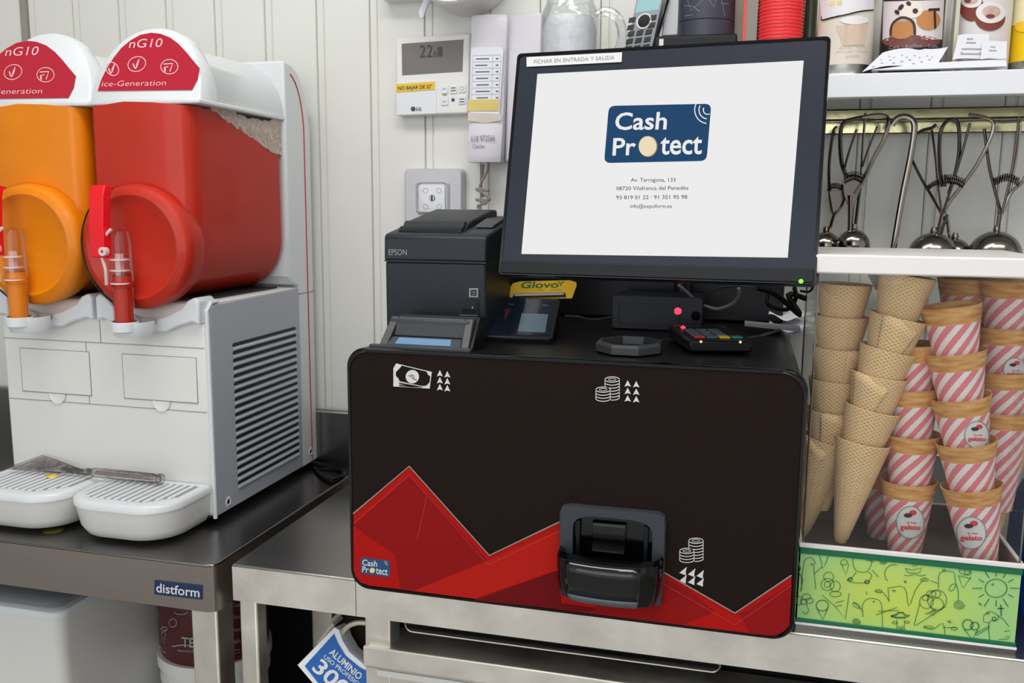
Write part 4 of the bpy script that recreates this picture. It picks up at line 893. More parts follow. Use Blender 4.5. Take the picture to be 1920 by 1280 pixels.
for k, (z_, lab) in enumerate(((.002, 'lowest crumpled receipt behind the pin pad'), (.010, 'upper crumpled bluish receipt behind the pin pad'))):
    a, b, c, d = atz(1440, 612-k*6, TZ), atz(1503, 622-k*10, TZ), atz(1524, 600-k*8, TZ), atz(1445, 594-k*8, TZ)
    g = MB(); g.grid(lambda u, v: (a.lerp(b, u)).lerp(d.lerp(c, u), v)*.97+Vector((0, 0, z_-TZ*.0+.004*math.sin(7*u+4*v+k)-.005*(k == 0))), 14, 8)
    o_ = build('receipt', g, M['paper'], None, label=lab, cat='paper', thick=.0004)
mb = MB(); q = [atz(1396, 611, TZ+.006), atz(1500, 622, TZ+.006), atz(1500, 616, TZ+.006), atz(1396, 606, TZ+.006)]; mb.prism(q, (0, 0, .004)); build('plastic_ruler', mb, M['printgrey'], None, label='thin pale flat strip lying before the receipts', cat='strip')
# ---------------------------------------------------------------- cone dispenser case
KX0, KX1, KF, KB = .0735, .2975, 1.015, 1.205
GT = -.3715; KT = -.0485; KFl = -.405
cc = thing('cone_case', ((KX0+KX1)/2, (KF+KB)/2, CT), 'clear case of ice cream cones on a green printed tin base, with a white lid', 'display case')
tb_ = MB(); tb_.grid(lambda u, v: Vector((KX0+(KX1-KX0)*u, KF, CT+.006+(GT-CT-.012)*v)), 12, 6)
build('tin_front', tb_, M['tin'], cc, label='light green tin front printed with doodles')
sd = MB(); sd.box(KX0, KX1, KF+.0006, KB, CT+.006, GT-.006-.03); sd.box(KX0, KX0+.002, KF+.001, KB, CT+.006, GT-.006); sd.box(KX1-.002, KX1, KF+.001, KB, CT+.006, GT-.006)
sd.box(KX0, KX1, KF+.0006, KF+.003, CT+.006, GT-.004); sd.box(KX0, KX1, KB-.003, KB, CT+.006, GT-.004)
build('tin_body', sd, mat('tin_green_side', (150, 205, 100), .4), cc)
for nm, z0, z1, m, g_ in (('green_band', GT-.0125, GT-.0045, M['greencan'], .0012), ('white_rim', GT-.0050, GT, M['lid'], .0022), ('green_band', CT+.0065, CT+.0115, M['greencan'], .0012), ('white_rim', CT+.0035, CT+.0065, M['lid'], .0022)):
    r_ = MB()
    for b_ in ((KX0-g_, KX1+g_, KF-g_, KF+.002), (KX0-g_, KX1+g_, KB-.002, KB+g_), (KX0-g_, KX0+.002, KF, KB), (KX1-.002, KX1+g_, KF, KB)): r_.box(b_[0], b_[1], b_[2], b_[3], z0, z1)
    build(nm, r_, m, cc, bevel=.0008)
build('base_foot', MB().box(KX0-.001, KX1+.001, KF-.002, KB, CT, CT+.0035), M['steeld'], cc)
ln = MB(); ln.box(KX0+.003, KX1-.003, KB-.0045, KB-.0032, KFl, GT-.001); ln.box(KX0+.002, KX0+.0032, KF+.004, KB-.004, KFl, GT-.001); ln.box(KX1-.0032, KX1-.002, KF+.004, KB-.004, KFl, GT-.001)
build('tin_lining', ln, M['wood'], cc)
build('case_floor', MB().box(KX0+.003, KX1-.003, KF+.003, KB-.003, KFl-.004, KFl), M['wood'], cc)
for nm, b_ in (('front_pane', (KX0+.001, KX1-.001, KF+.001, KF+.003, GT, KT-.02)), ('back_pane', (KX0+.001, KX1-.001, KB-.003, KB-.001, GT, KT-.02)), ('side_pane', (KX0+.001, KX0+.003, KF+.003, KB-.003, GT, KT-.02)), ('side_pane', (KX1-.003, KX1-.001, KF+.003, KB-.003, GT, KT-.02))):
    build(nm, MB().box(*b_), M['acrylic'], cc)
for a, b in ((KX0+.002, KF+.002), (KX1-.002, KF+.002), (KX0+.002, KB-.002), (KX1-.002, KB-.002)):
    build('corner_edge', MB().tube([(a, b, GT-.001), (a, b, KT-.02)], .0011, 8), M['chrome'], cc)
build('lid', MB().box(KX0-.003, KX1+.003, KF-.004, KB+.003, KT-.0205, KT), M['lid'], cc, bevel=.002, label='white lid')
# doodles printed on the tin
DP = Pl((0, KF, 0), (1, 0, 0), (0, 0, 1)); D = MB(); k_ = .0008
def dd(pts, w_=.0007, **k): stroke(D, DP, [(1480+a/2.782, 820+b/2.782) for a, b in pts], w_, .0004, **k)
def dl(cx, cy, rx, ry, n=18, a0=0, a1=360, rot=0, w_=.0007): dd(ell(cx, cy, rx, ry, n, a0, a1, rot), w_, closed=(a1-a0 == 360))
def spiral(cx, cy, r): dd([(cx+r*(1-t/26)*math.cos(t*.8), cy+r*.85*(1-t/26)*math.sin(t*.8)) for t in range(25)], .0007)
dd([(62, 760), (75, 660), (90, 630), (120, 628), (135, 655), (128, 670), (138, 790)], sm=3); dl(117, 660, 4, 4); dd([(128, 710), (172, 672)]); dd([(155, 610), (165, 640), (175, 685), (192, 650), (205, 610)]); dl(180, 600, 16, 12); dl(170, 590, 12, 9)
dd([(170, 820), (240, 880), (292, 945), (312, 810)]); dd([(240, 860), (285, 850)]); dd([(245, 880), (275, 872)]); dl(200, 765, 34, 32); dl(197, 765, 15, 15); dl(240, 775, 26, 28); dl(205, 725, 26, 24); dl(240, 815, 30, 14)
dl(172, 875, 32, 28, w_=.0010); dd([(145, 892), (174, 948), (200, 892)], .0010)
spiral(489, 643, 22); spiral(885, 870, 32); spiral(350, 958, 24)
dd([(270, 655), (295, 715), (312, 655)]); dl(285, 650, 18, 14); dd([(330, 640), (345, 690), (400, 700), (430, 650), (405, 615), (345, 615)], closed=True, sm=3); dl(410, 632, 5, 3); dd([(350, 700), (325, 730), (300, 740), (330, 755), (400, 755), (430, 720), (410, 700)], sm=3); dd([(430, 690), (465, 725)]); dl(318, 738, 10, 8, w_=.0012); dl(405, 752, 12, 8, w_=.0012); dd([(285, 610), (320, 612)]); dd([(400, 640), (445, 645)])
dd([(640, 640), (642, 668), (660, 668), (692, 640), (640, 638)]); dd([(605, 682), (640, 690), (690, 680), (680, 705), (620, 705), (605, 682)]); dd([(598, 716), (620, 720), (650, 712), (680, 720), (712, 716)], sm=3)
dl(545, 710, 48, 48, 16, 130, 290); dd([(550, 645), (590, 645)]); dd([(595, 745), (612, 757)]); dd([(600, 758), (610, 742)])
dd([(450, 800), (490, 808), (520, 850)], sm=2); dl(465, 800, 18, 8); dd([(510, 785), (600, 780), (622, 878), (655, 800), (690, 750), (715, 735)], sm=3); dd([(515, 790), (520, 855)]); dl(545, 798, 8, 3); dl(705, 740, 20, 8)
dd([(735, 745), (775, 760)]); dd([(778, 785), (785, 705), (855, 700), (865, 745), (880, 800), (880, 850)], sm=3); dl(806, 690, 8, 4); dl(850, 780, 22, 12, rot=-50)
dd([(880, 715), (905, 785), (948, 725)]); dl(915, 690, 30, 24); dl(905, 680, 16, 12); dl(930, 705, 18, 12); dd([(885, 720), (945, 735)])
dl(1078, 785, 57, 48, w_=.0009)
for a in range(0, 360, 30): c_, s_ = math.cos(math.radians(a)), math.sin(math.radians(a)); dd([(1078+72*c_, 785+62*s_), (1078+(105+20*(a % 60 == 0))*c_, 785+(95+15*(a % 60 == 0))*s_)], .0009)
dl(1060, 765, 5, 3)
dd([(335, 855), (360, 880), (385, 905)], .0008); dl(350, 875, 22, 10, rot=35); dd([(385, 935), (380, 880), (400, 845), (440, 838), (475, 855), (483, 900), (485, 990)], sm=3); dl(440, 855, 3, 3); dd([(450, 925), (560, 885)]); dd([(460, 905), (570, 900)]); dd([(400, 800), (405, 818)])
dd([(530, 930), (560, 922), (568, 912), (595, 912), (600, 924), (628, 926), (600, 938), (560, 938), (530, 930)], .0018); dd([(560, 950), (560, 985), (600, 985), (600, 950)]); dl(550, 965, 14, 6); dl(615, 962, 12, 6); dl(568, 995, 10, 5); dl(592, 995, 10, 5)
dd([(680, 865), (650, 978), (665, 975), (815, 880)]); dl(770, 845, 50, 52); dl(715, 855, 36, 36); dl(770, 870, 34, 34); dl(740, 815, 24, 18); dl(765, 815, 24, 18); dl(712, 835, 18, 14)
for t in range(5): dd([(705+t*12, 920+t*2), (740+t*6, 905-t*4)], .0005)
dl(930, 975, 27, 27, w_=.0011); dl(967, 982, 22, 20, w_=.0011); dd([(912, 1000), (955, 1052), (982, 1000)], .0010); dd([(975, 1030), (1045, 990)]); dd([(970, 1020), (1045, 980)])
dd([(700, 980), (745, 1000), (800, 968), (812, 1035)], sm=3); dd([(800, 990), (870, 990)]); dl(725, 988, 26, 6); dd([(820, 955), (850, 965)]); dd([(830, 968), (840, 950)]); dl(860, 995, 16, 8)
dd([(1012, 930), (1045, 905), (1085, 925), (1085, 950), (1040, 965), (1045, 1060)], sm=3); dl(1068, 945, 10, 10, w_=.0010); dl(1035, 915, 8, 4); dd([(1085, 925), (1120, 950), (1145, 985)]); dd([(1085, 890), (1120, 890)], .0014); dd([(1102, 870), (1105, 930)], .0012); dd([(1012, 935), (1012, 960), (1045, 965)])
dl(90, 830, 22, 16); dl(105, 850, 20, 14); dl(75, 855, 18, 14); dd([(88, 865), (100, 900), (85, 920), (70, 905)], sm=3); dl(52, 850, 14, 22); dd([(50, 700), (70, 740), (60, 800)], .0012); dd([(45, 640), (60, 690)], .0012)
dd([(1120, 1010), (1150, 1005)]); dd([(1125, 1040), (1150, 1035), (1140, 1050), (1090, 1052)]); dd([(985, 860), (1005, 875)]); dd([(990, 872), (998, 860)])
D.v = D.v
build('doodle_print', D, mat('doodle_ink', (58, 118, 66), .5), cc)
# ---------------------------------------------------------------- cones
def wafer_cone(root):
    prof = [(.0030, 0), (.0060, .0012), (.0085, .008), (.0292, .118), (.0302, .124), (.0296, .1245), (.0285, .120), (.0065, .012), (.0, .010)]
    b_ = MB().lathe(prof, n=36)
    build('wafer', b_, M['wafer'], root, local=True)
    ov = MB(); n_ = 10         # overlapping rolled edge, rising in a step at the mouth
    def f(u, v):
        a = -.75+1.5*u*(1-.60*v); h = .1245-.086*v-.009*u*(1-v)+.003*math.sin(u*5.1)*(1-v); r_ = .0085+(h-.008)*.1882+.0011
        return Vector((r_*math.cos(a), r_*math.sin(a), h))
    ov.grid(f, 10, 8)
    for fi, q in ov.uv.items():
        ov.uv[fi] = [((-.75+1.5*a*(1-.6*b))/6.2832+.31, f(a, b).z) for a, b in q]
    o_ = build('rolled_edge', ov, M['wafer'], root, local=True); md = o_.modifiers.new('s', 'SOLIDIFY'); md.thickness = .0014
    return root
def sleeved_cone(root, sticker=False):
    prof = [(.0, 0), (.0120, 0), (.0128, .003), (.0258, .093), (.0268, .098), (.0294, .108), (.0306, .1155), (.0316, .1195), (.0306, .1195), (.0286, .110), (.0242, .092), (.0112, .006), (0, .006)]
    build('biscuit_rim', MB().lathe(prof, n=36), M['biscuit'], root, local=True)
    build('paper_sleeve', MB().lathe([(.0135, .001), (.0276, .1005), (.0270, .1005), (.0130, .001)], n=36), M['sleeve'], root, local=True)
    return root
def axis_rot(d, spin): return Vector(d).normalized().to_track_quat('Z', 'Y').to_matrix() @ Matrix.Rotation(spin, 3, 'Z')
proto = {}
def place(kind, tip, d, spin, label, group, name):
    R = axis_rot(d, spin)
    if kind not in proto:
        t = thing(name, tip, label, 'cone', group, R); (wafer_cone if kind == 'w' else sleeved_cone)(t); proto[kind] = t; return t
    s_ = proto[kind]; c_ = s_.copy(); C.objects.link(c_); c_.location = tip; c_.rotation_euler = R.to_euler(); c_['label'] = label; c_['group'] = group
    for ch in list(s_.children):
        if ch.name.startswith('label_sticker'): continue
        g = ch.copy(); C.objects.link(g); g.parent = c_
    ROOTM[c_.name] = Matrix.Translation(Vector(tip)) @ R.to_4x4()
    return c_
ORD = ['topmost', 'second from top', 'third from top', 'fourth from top', 'fifth from top', 'sixth from top', 'seventh from top']
def stack(kind, rims, Y, where, group, Lc, name, lean=0, low=None):
    """rims: pixel centre of every mouth, top first; the stack axis runs through them"""
    out = []; n_ = len(rims)
    pts = [aty(a, b, Y) for a, b in rims]
    for i, p in enumerate(pts):
        if n_ == 1: d = Vector((0, 0, 1))
        else:
            j = min(i, n_-2); d = (pts[j]-pts[j+1]).normalized()*.55+(pts[0]-pts[-1]).normalized()*.45
        d = d.normalized()
        if low and i == n_-1: d = Vector(low).normalized()
        od = ORD[i] if n_ > 1 else 'single'
        if i == n_-1 and n_ > 1: od = 'lowest'
        out.append(place(kind, p-d*Lc, d, random.uniform(0, 6.28) if kind == 'w' else random.uniform(0, 6.28), '%s %s in %s' % (od, 'waffle cone' if kind == 'w' else 'pink striped sleeved cone', where), group, name))
    return out
WL, SL = .1215, .119
stack('w', [(1584, 536), (1578, 596), (1573, 655), (1566, 715), (1560, 772), (1555, 828)], 1.100, 'the far left stack of the case', 'waffle cones in the far left stack', WL, 'waffle_cone', low=(.22, 0, 1))
stack('w', [(1700, 520), (1683, 598), (1664, 658), (1648, 706), (1635, 768), (1617, 829)], 1.062, 'the leaning front stack of waffle cones', 'waffle cones in the leaning front stack', WL, 'waffle_cone', low=(.145, .02, 1))
sC = stack('s', [(1708, 644), (1708, 725), (1710, 812), (1703, 898)], 1.085, 'the middle stack beside the waffle cones', 'sleeved cones in the middle stack', SL, 'sleeved_cone')
sD = stack('s', [(1782, 572), (1791, 658), (1800, 742), (1811, 826), (1821, 908)], 1.058, 'the front right stack', 'sleeved cones in the front right stack', SL, 'sleeved_cone')
sE = stack('s', [(1893, 526), (1885, 612), (1882, 694), (1880, 768)], 1.118, 'the rear right stack', 'sleeved cones in the rear right stack', SL, 'sleeved_cone')
stack('w', [(1880, 815)], 1.125, 'the rear right corner under the sleeved ones', 'waffle cones in the rear right corner', WL, 'waffle_cone', low=None)
stack('s', [(1812, 522), (1808, 580), (1806, 640)], 1.152, 'the back stack behind the front right one', 'sleeved cones in the back stack', SL, 'sleeved_cone')
stack('s', [(1655, 800), (1655, 880)], 1.160, 'the back left stack behind the waffle cones', 'sleeved cones in the back left stack', SL, 'sleeved_cone')
def sticker(root, px_, py_, rx, ry):
    Mi = ROOTM[root.name]; inv = Mi.inverted()
    class S:
        def px(s_, x, y, h=0):
            d = inv.to_3x3() @ ray(x, y); o = inv @ Vector((0, 0, 0))
            # cone: r = .0098 + k z
            k = (.0276-.0135)/.0995; r0_ = .0135-k*.001+h+.0004
            a = d.x**2+d.y**2-(k*d.z)**2; b = 2*(o.x*d.x+o.y*d.y-k*d.z*(r0_+k*o.z)); c = o.x**2+o.y**2-(r0_+k*o.z)**2
            D_ = max(b*b-4*a*c, 0); t = (-b-math.sqrt(D_))/(2*a); return Mi @ (o+d*t)
    s_ = S(); b_ = MB(); disc(b_, s_, px_, py_, rx, ry, .0006); st_ = build('label_sticker', b_, M['printw'], root, label='round white sticker reading gelato')
    def T(body, bl, br, tl, m, nm, bold=.01):
        vs, fs = textmesh(body, bold); x0 = min(v.x for v in vs); x1 = max(v.x for v in vs); y1 = max(v.y for v in vs)
        q = MB().add([s_.px(bl[0]+(br[0]-bl[0])*(v.x-x0)/(x1-x0)+(tl[0]-bl[0])*v.y/y1, bl[1]+(br[1]-bl[1])*(v.x-x0)/(x1-x0)+(tl[1]-bl[1])*v.y/y1, .0014) for v in vs], fs)
        return build(nm, q, m, st_)
    mr = mat('sticker_red', (226, 60, 70), .6)
    T('gelato', (px_-rx*.72, py_+ry*.42), (px_+rx*.72, py_+ry*.45), (px_-rx*.72, py_+ry*.12), mr, 'sticker_lettering', .03)
    T('el mas', (px_-rx*.25, py_+ry*.06), (px_+rx*.42, py_+ry*.08), (px_-rx*.25, py_-ry*.06), mr, 'sticker_lettering', .02)
    b_ = MB(); disc(b_, s_, px_+rx*.18, py_-ry*.58, rx*.26, ry*.17, .0010, 2, 14); build('sticker_icon', b_, mr, st_)
    b_ = MB(); disc(b_, s_, px_-rx*.16, py_-ry*.42, rx*.30, ry*.14, .0013, 2, 14); build('sticker_icon', b_, M['brownd'], st_)
    b_ = MB(); n_ = 28; vs = [s_.px(x, y, .0009) for x, y in ell(px_, py_, rx, ry, n_)]+[s_.px(x, y, .0009) for x, y in ell(px_, py_, rx*.93, ry*.94, n_)]
    b_.add(vs, [(i, (i+1) % n_, n_+(i+1) % n_, n_+i) for i in range(n_)]); build('sticker_ring', b_, M['printgrey'], st_)
sticker(sC[-1], 1707, 979, 27, 31); sticker(sD[-1], 1821, 999, 29, 31)
sticker(sD[2], 1832, 815, 24, 26); sticker(sE[1], 1903, 694, 22, 24)
# blue sack behind the case and right of it
bs_ = MB(); bs_.loft([[(a, b, z) for a, b in rrect(.055+i_, .16-i_, 1.235+i_, 1.30-i_, .02)] for z, i_ in ((CT, .004), (CT+.03, 0), (CT+.09, .002), (CT+.12, .01))]); build('blue_package', bs_, mat('pack_blue', (60, 100, 160), .5, var=.2), None, label='blue package behind the left end of the cone case', cat='package')
bs_ = MB(); bs_.loft([[(a, b, z) for a, b in rrect(.325+i_, .42-i_, 1.10+i_, 1.20-i_, .02)] for z, i_ in ((CT, .004), (CT+.03, 0), (CT+.12, .002), (CT+.15, .01))]); build('blue_package', bs_, M['bluesack'], None, label='deep blue package right of the cone case', cat='package')
# ---------------------------------------------------------------- wall shelf
ST = .176
ws = thing('wall_shelf', (.5, 1.38, ST-.03), 'white folded metal wall shelf above the hanging scoops', 'shelf')
SHX0 = -.335
build('shelf_board', MB().box(SHX0, 1.5, 1.30, WY-.001, ST-.003, ST), M['ledge'], ws)
build('shelf_front', MB().box(SHX0, 1.5, 1.2985, 1.301, ST-.0305, ST-.0005), M['ledge'], ws, bevel=.001)
build('shelf_lip', MB().box(SHX0, 1.5, 1.300, 1.318, ST-.0305, ST-.0285), M['ledge'], ws)
for a in (.04, .40, 1.0): build('bracket', MB().prism([(a, WY-.001, ST-.003), (a, WY-.001, ST-.024), (a, 1.32, ST-.006), (a, 1.32, ST-.003)], (.003, 0, 0)), M['ledge'], ws)
up_ = MB().box(-.034, -.012, WY-.02, WY, ST+.0, .60); build('upright_post', up_, M['beige'], None, label='beige metal upright behind the shelf items', cat='post')
up_ = MB().box(.2485, .2535, 1.327, 1.333, ST, .60); build('steel_rod', up_, M['beige'], None, label='thin vertical steel rod between the two picture cans', cat='rod')
# cans
def can(name, px0, px1, Y, h, label, art, rim=.012, base=(224, 214, 200), var=0):
    a = aty(px0, 70, Y); b = aty(px1, 70, Y); r_ = (b-a).length/2; cx, cy = (a.x+b.x)/2, Y
    t = thing(name, (cx, cy, ST), label, 'can')
    build('can_body', MB().lathe([(0, ST+rim), (r_-.0004, ST+rim), (r_-.0004, ST+h)], (cx, cy, 0), n=56), mat('can_'+name, base, .35, var=var, vs=20), t)
    build('can_rim', MB().lathe([(0, ST), (r_-.001, ST), (r_+.0008, ST+.002), (r_, ST+.004), (r_, ST+rim), (0, ST+rim)], (cx, cy, 0), n=56), M['steel'], t)
    build('can_top', MB().lathe([(r_-.0004, ST+h), (r_+.001, ST+h), (r_+.001, ST+h+.004), (r_-.004, ST+h+.004), (r_-.006, ST+h+.001), (0, ST+h+.001)], (cx, cy, 0), n=56), M['steel'], t)
    art(t, Cy(cx, cy, r_)); return t
def dpart(t, nm, m, fn, label=None): b_ = MB(); fn(b_); return build(nm, b_, m, t, label=label)
def art1(t, S):
    dpart(t, 'print_top', mat('can_white', (236, 232, 236), .35), lambda b: qgrid(b, S, (1538, 0), (1638, 0), (1636, 20), (1541, 38), .0004, 10, 4))
    dpart(t, 'print_curve', M['blackg'], lambda b: stroke(b, S, [(1541, 30), (1541, 37), (1550, 36), (1585, 28), (1610, 22), (1637, 19)], .0018, .0008, sm=3))
    dpart(t, 'print_glass', M['cantan'], lambda b: qgrid(b, S, (1568, 48), (1628, 44), (1620, 84), (1580, 86), .0006, 8, 4))
    dpart(t, 'print_foam', mat('can_foam', (240, 236, 232), .4), lambda b: disc(b, S, 1602, 38, 26, 8, .0009, 3))
    dpart(t, 'print_tag', M['cream'], lambda b: stroke(b, S, [(1557, 7), (1578, 5)], .006, .0008))
    def tx(b): text(b, S, 'Barista - Vanilla', (1574, 91), (1622, 90), (1574, 86), .0008); text(b, S, 'Chocolat - Crema', (1568, 99), (1625, 98), (1568, 95), .0008); text(b, S, 'gelat', (1584, 107), (1612, 106), (1584, 103), .0008)
    dpart(t, 'print_lettering', M['beige'], tx)
can('drink_can', 1532, 1639, 1.355, .15, 'cream can with a glass picture and black curved line, left of the picture cans', art1, .0155, (228, 218, 206))
def art2(t, S):
    dpart(t, 'print_scene', mat('can_pic_white', (232, 222, 224), .4), lambda b: qgrid(b, S, (1657, 3), (1770, 0), (1766, 74), (1655, 76), .0004, 12, 6))
    dpart(t, 'print_plate', mat('can_plate', (122, 70, 66), .4), lambda b: disc(b, S, 1708, 78, 54, 12, .0006, 4))
    dpart(t, 'print_biscuit', M['tan'], lambda b: disc(b, S, 1692, 56, 24, 17, .0010, 4, rot=-10))
    dpart(t, 'print_biscuit', M['tan'], lambda b: disc(b, S, 1740, 38, 22, 19, .0010, 4))
    dpart(t, 'print_ball', mat('can_ball', (240, 230, 220), .4), lambda b: disc(b, S, 1706, 18, 24, 17, .0012, 4))
    def ch(b):
        stroke(b, S, [(1671, 68), (1674, 46), (1692, 33), (1712, 42), (1715, 66)], .0030, .0014, sm=4); stroke(b, S, [(1751, 18), (1752, 54)], .0034, .0014); stroke(b, S, [(1740, 19), (1760, 18)], .0034, .0014)
        for e in ((1704, 7, 5, 4), (1716, 21, 5, 5), (1690, 14, 4, 7), (1683, 23, 5, 4)): disc(b, S, e[0], e[1], e[2], e[3], .0016, 2, 12, rot=40)
    dpart(t, 'print_chocolate', M['brownd'], ch)
    dpart(t, 'print_lettering', M['printgrey'], lambda b: text(b, S, 'Café · Kaffee · Caffè', (1668, 93), (1757, 91), (1668, 87), .0010))
can('biscuit_can', 1650, 1768, 1.360, .15, 'dark brown can picturing chocolate striped biscuits on a plate', art2, .004, (44, 24, 26))
def art3(t, S):
    dpart(t, 'print_shell', M['coco'], lambda b: (disc(b, S, 1822, 14, 23, 26, .0006, 4), disc(b, S, 1856, 34, 28, 24, .0008, 4)))
    dpart(t, 'print_flesh', mat('coco_flesh', (238, 230, 228), .4), lambda b: (disc(b, S, 1822, 2, 19, 13, .0012, 4), disc(b, S, 1857, 24, 27, 20, .0014, 4)))
    dpart(t, 'print_filling', mat('coco_fill', (205, 175, 165), .4, var=.3, vs=90), lambda b: (disc(b, S, 1822, 0, 12, 7, .0018, 3), disc(b, S, 1858, 22, 16, 11, .0020, 3)))
    dpart(t, 'print_crumbs', M['coco'], lambda b: (disc(b, S, 1856, 31, 8, 4, .0024, 2, 12), disc(b, S, 1816, 2, 6, 4, .0024, 2, 12)))
can('coconut_can', 1783, 1894, 1.360, .15, 'white can picturing split coconuts, right of the thin rod', art3, .004, (226, 220, 222))
def art4(t, S):
    dpart(t, 'print_swirl', mat('can_cream', (244, 236, 190), .4), lambda b: qgrid(b, S, (1902, 0), (1940, 0), (1940, 40), (1896, 50), .0006, 8, 4))
    dpart(t, 'print_spot', M['yellow'], lambda b: disc(b, S, 1918, 50, 14, 10, .0010, 3))
can('yellow_can', 1893, 2005, 1.366, .15, 'bright yellow can at the right end of the shelf', art4, .016, (244, 205, 10))
# receipts on the shelf
def sheet(label, P, wave, ink):
    q = [aty(*p) for p in P]; g = MB()
    g.grid(lambda u, v: q[0].lerp(q[1], u).lerp(q[3].lerp(q[2], u), v)+Vector((0, 0, wave*math.sin(u*math.pi*1.6+.3)*(1-.2*v))), 20, 8)
    t = thing('receipt', q[0], label, 'paper', None); build('paper_sheet', g, M['paper'], t)
    b_ = MB()
    for (u0, u1, v_) in ink:
        pts = [q[0].lerp(q[1], u).lerp(q[3].lerp(q[2], u), v)+Vector((0, -.0006, wave*math.sin(u*math.pi*1.6+.3)*(1-.2*v)+.0006)) for u, v in ((u0, v_), (u1, v_), (u1, v_+.05), (u0, v_+.05))]
        b_.add(pts, [(0, 1, 2, 3)])
    build('print_lines', b_, M['inkg'], t)
sheet('long curled receipt lying on the shelf before the biscuit can', [(1616, 137, 1.303), (1760, 113, 1.312), (1778, 84, 1.325), (1655, 100, 1.318)], .004, [(.1+.09*k, .13+.09*k, .1+.1*(k % 3)) for k in range(9)]+[(.12+.09*k, .14+.09*k, .45+.1*(k % 2)) for k in range(9)])
sheet('upright receipt leaning on the coconut can', [(1786, 112, 1.312), (1852, 108, 1.312), (1855, 62, 1.317), (1797, 66, 1.317)], .001, [(.2, .8, .15), (.2, .8, .35), (.2, .25, .2), (.75, .8, .2), (.3, .6, .6), (.3, .5, .75)])
sheet('small receipt with a round stamp leaning on the coconut can', [(1838, 112, 1.308), (1887, 108, 1.308), (1888, 76, 1.312), (1842, 78, 1.312)], .001, [(.3, .6, .4), (.3, .34, .4), (.56, .6, .4), (.35, .55, .6)])
mb = MB(); q = [aty(1635, 131, 1.304), aty(1735, 118, 1.308), aty(1886, 111, 1.310), aty(1888, 124, 1.304), aty(1740, 129, 1.304)]
mb.prism(q, (0, .012, 0)); build('folded_paper', mb, M['paper'], None, label='flat folded white paper under the curled receipts on the shelf edge', cat='paper')
# glass jar mug
def cyl_from(px0, px1, py, Y): a, b = aty(px0, py, Y), aty(px1, py, Y); return (a.x+b.x)/2, (b-a).length/2
jx, jr = cyl_from(1015, 1122, 70, 1.375)
jm = thing('jar_mug', (jx, 1.375, ST), 'clear glass jar mug with a handle behind the monitor corner', 'mug')
build('glass', MB().lathe([(0, ST), (jr*.94, ST), (jr, ST+.006), (jr, .268), (jr*.97, .284), (jr*.82, .298), (jr*.80, .304), (jr*.84, .306), (jr*.84, .309), (jr*.80, .311), (jr*.80, .33)], (jx, 1.375, 0), n=44), M['glass'], jm)
build('crumpled_wrap', MB().lathe([(0, ST+.012), (jr*.90, ST+.014), (jr*.915, .262), (jr*.80, .278), (0, .272)], (jx, 1.375, 0), n=40), mat('frosted_wrap', (232, 230, 236), .4, var=.06, vs=70, bump=1., bs=90), jm)
hp = [aty(a, b, 1.372) for a, b in ((1118, 30), (1135, 22), (1155, 30), (1166, 55), (1164, 85), (1150, 105), (1120, 112))]
build('handle', MB().tube(hp, .0075, 10, smooth=4), M['glass'], jm)
# cordless phone
PH = Pl(aty(1200, 60, 1.352), (1, .1, 0), (.10, .22, 1))
ph = thing('cordless_phone', PH.px(1200, 108), 'silver and black cordless phone with round navigation key, standing on the shelf', 'phone')
mb = MB(); q = [PH.px(*p) for p in ((1172, 108), (1196, -25), (1252, -25), (1229, 108))]; mb.prism(q, PH.n*(-.018)); build('handset', mb, M['blackg'], ph, bevel=.003)
mb = MB(); q = [PH.px(*p, .0) for p in ((1177, 100), (1187, -5), (1236, -5), (1226, 100))]; mb.prism(q, PH.n*.0012); build('face_plate', mb, M['phone'], ph, bevel=.0008)
mb = MB(); q = [PH.px(*p, .0012) for p in ((1186, 23), (1190, -5), (1234, -5), (1229, 22))]; mb.prism(q, PH.n*.0006); build('display', mb, M['phonescr'], ph)
mb = MB(); poly(mb, PH, ell(1205, 41, 14, 15, 24), .0016, .001); build('navigation_ring', mb, M['printw'], ph)
mb = MB(); poly(mb, PH, ell(1205, 41, 11, 12, 20), .0028, .0006); build('navigation_key', mb, M['blackg'], ph)
for r__ in range(5):
    for c_ in range(3):
        if r__ < 2 and c_ == 1: continue
        x_ = 1180+c_*16.5-r__*1.0+(r__ < 2)*(c_-1)*3; y_ = 30+r__*14.2-(0 if r__ > 1 else -2)
        mb = MB(); poly(mb, PH, [(x_, y_), (x_+12, y_-1), (x_+11, y_+8), (x_-1, y_+9)], .0014, .0012); build('key', mb, M['black'], ph)
cr = MB().box(-.152, -.030, 1.335, 1.43, ST, ST+.040); 
ck = thing('phone_cradle', (-.09, 1.38, ST), 'low black tray holding the dark canister behind the monitor', 'tray')
a_, b_x = aty(1228, 78, 1.345), aty(1382, 78, 1.345)
build('tray_body', MB().box(a_.x, b_x.x, 1.338, 1.44, ST, .2405), M['black'], ck, bevel=.003)
mb = MB(); q0 = aty(1240, 80, 1.3375); mb.box(q0.x-.003, q0.x+.003, 1.3365, 1.339, q0.z-.005, q0.z+.005); build('white_tag', mb, M['printw'], ck)
nx, nr = cyl_from(1270, 1377, 50, 1.385)
dc_ = thing('dark_canister', (nx, 1.385, .2405), 'dark blue-grey ribbed canister with frosted markings behind the monitor', 'canister')
build('canister_body', MB().lathe([(0, .2405), (nr, .2405), (nr, .262), (nr-.001, .263), (nr, .264), (nr, .36), (0, .36)], (nx, 1.385, 0), n=48), mat('canister', (62, 62, 76), .4), dc_)
mb = MB(); Sx = Cy(nx, 1.385, nr)
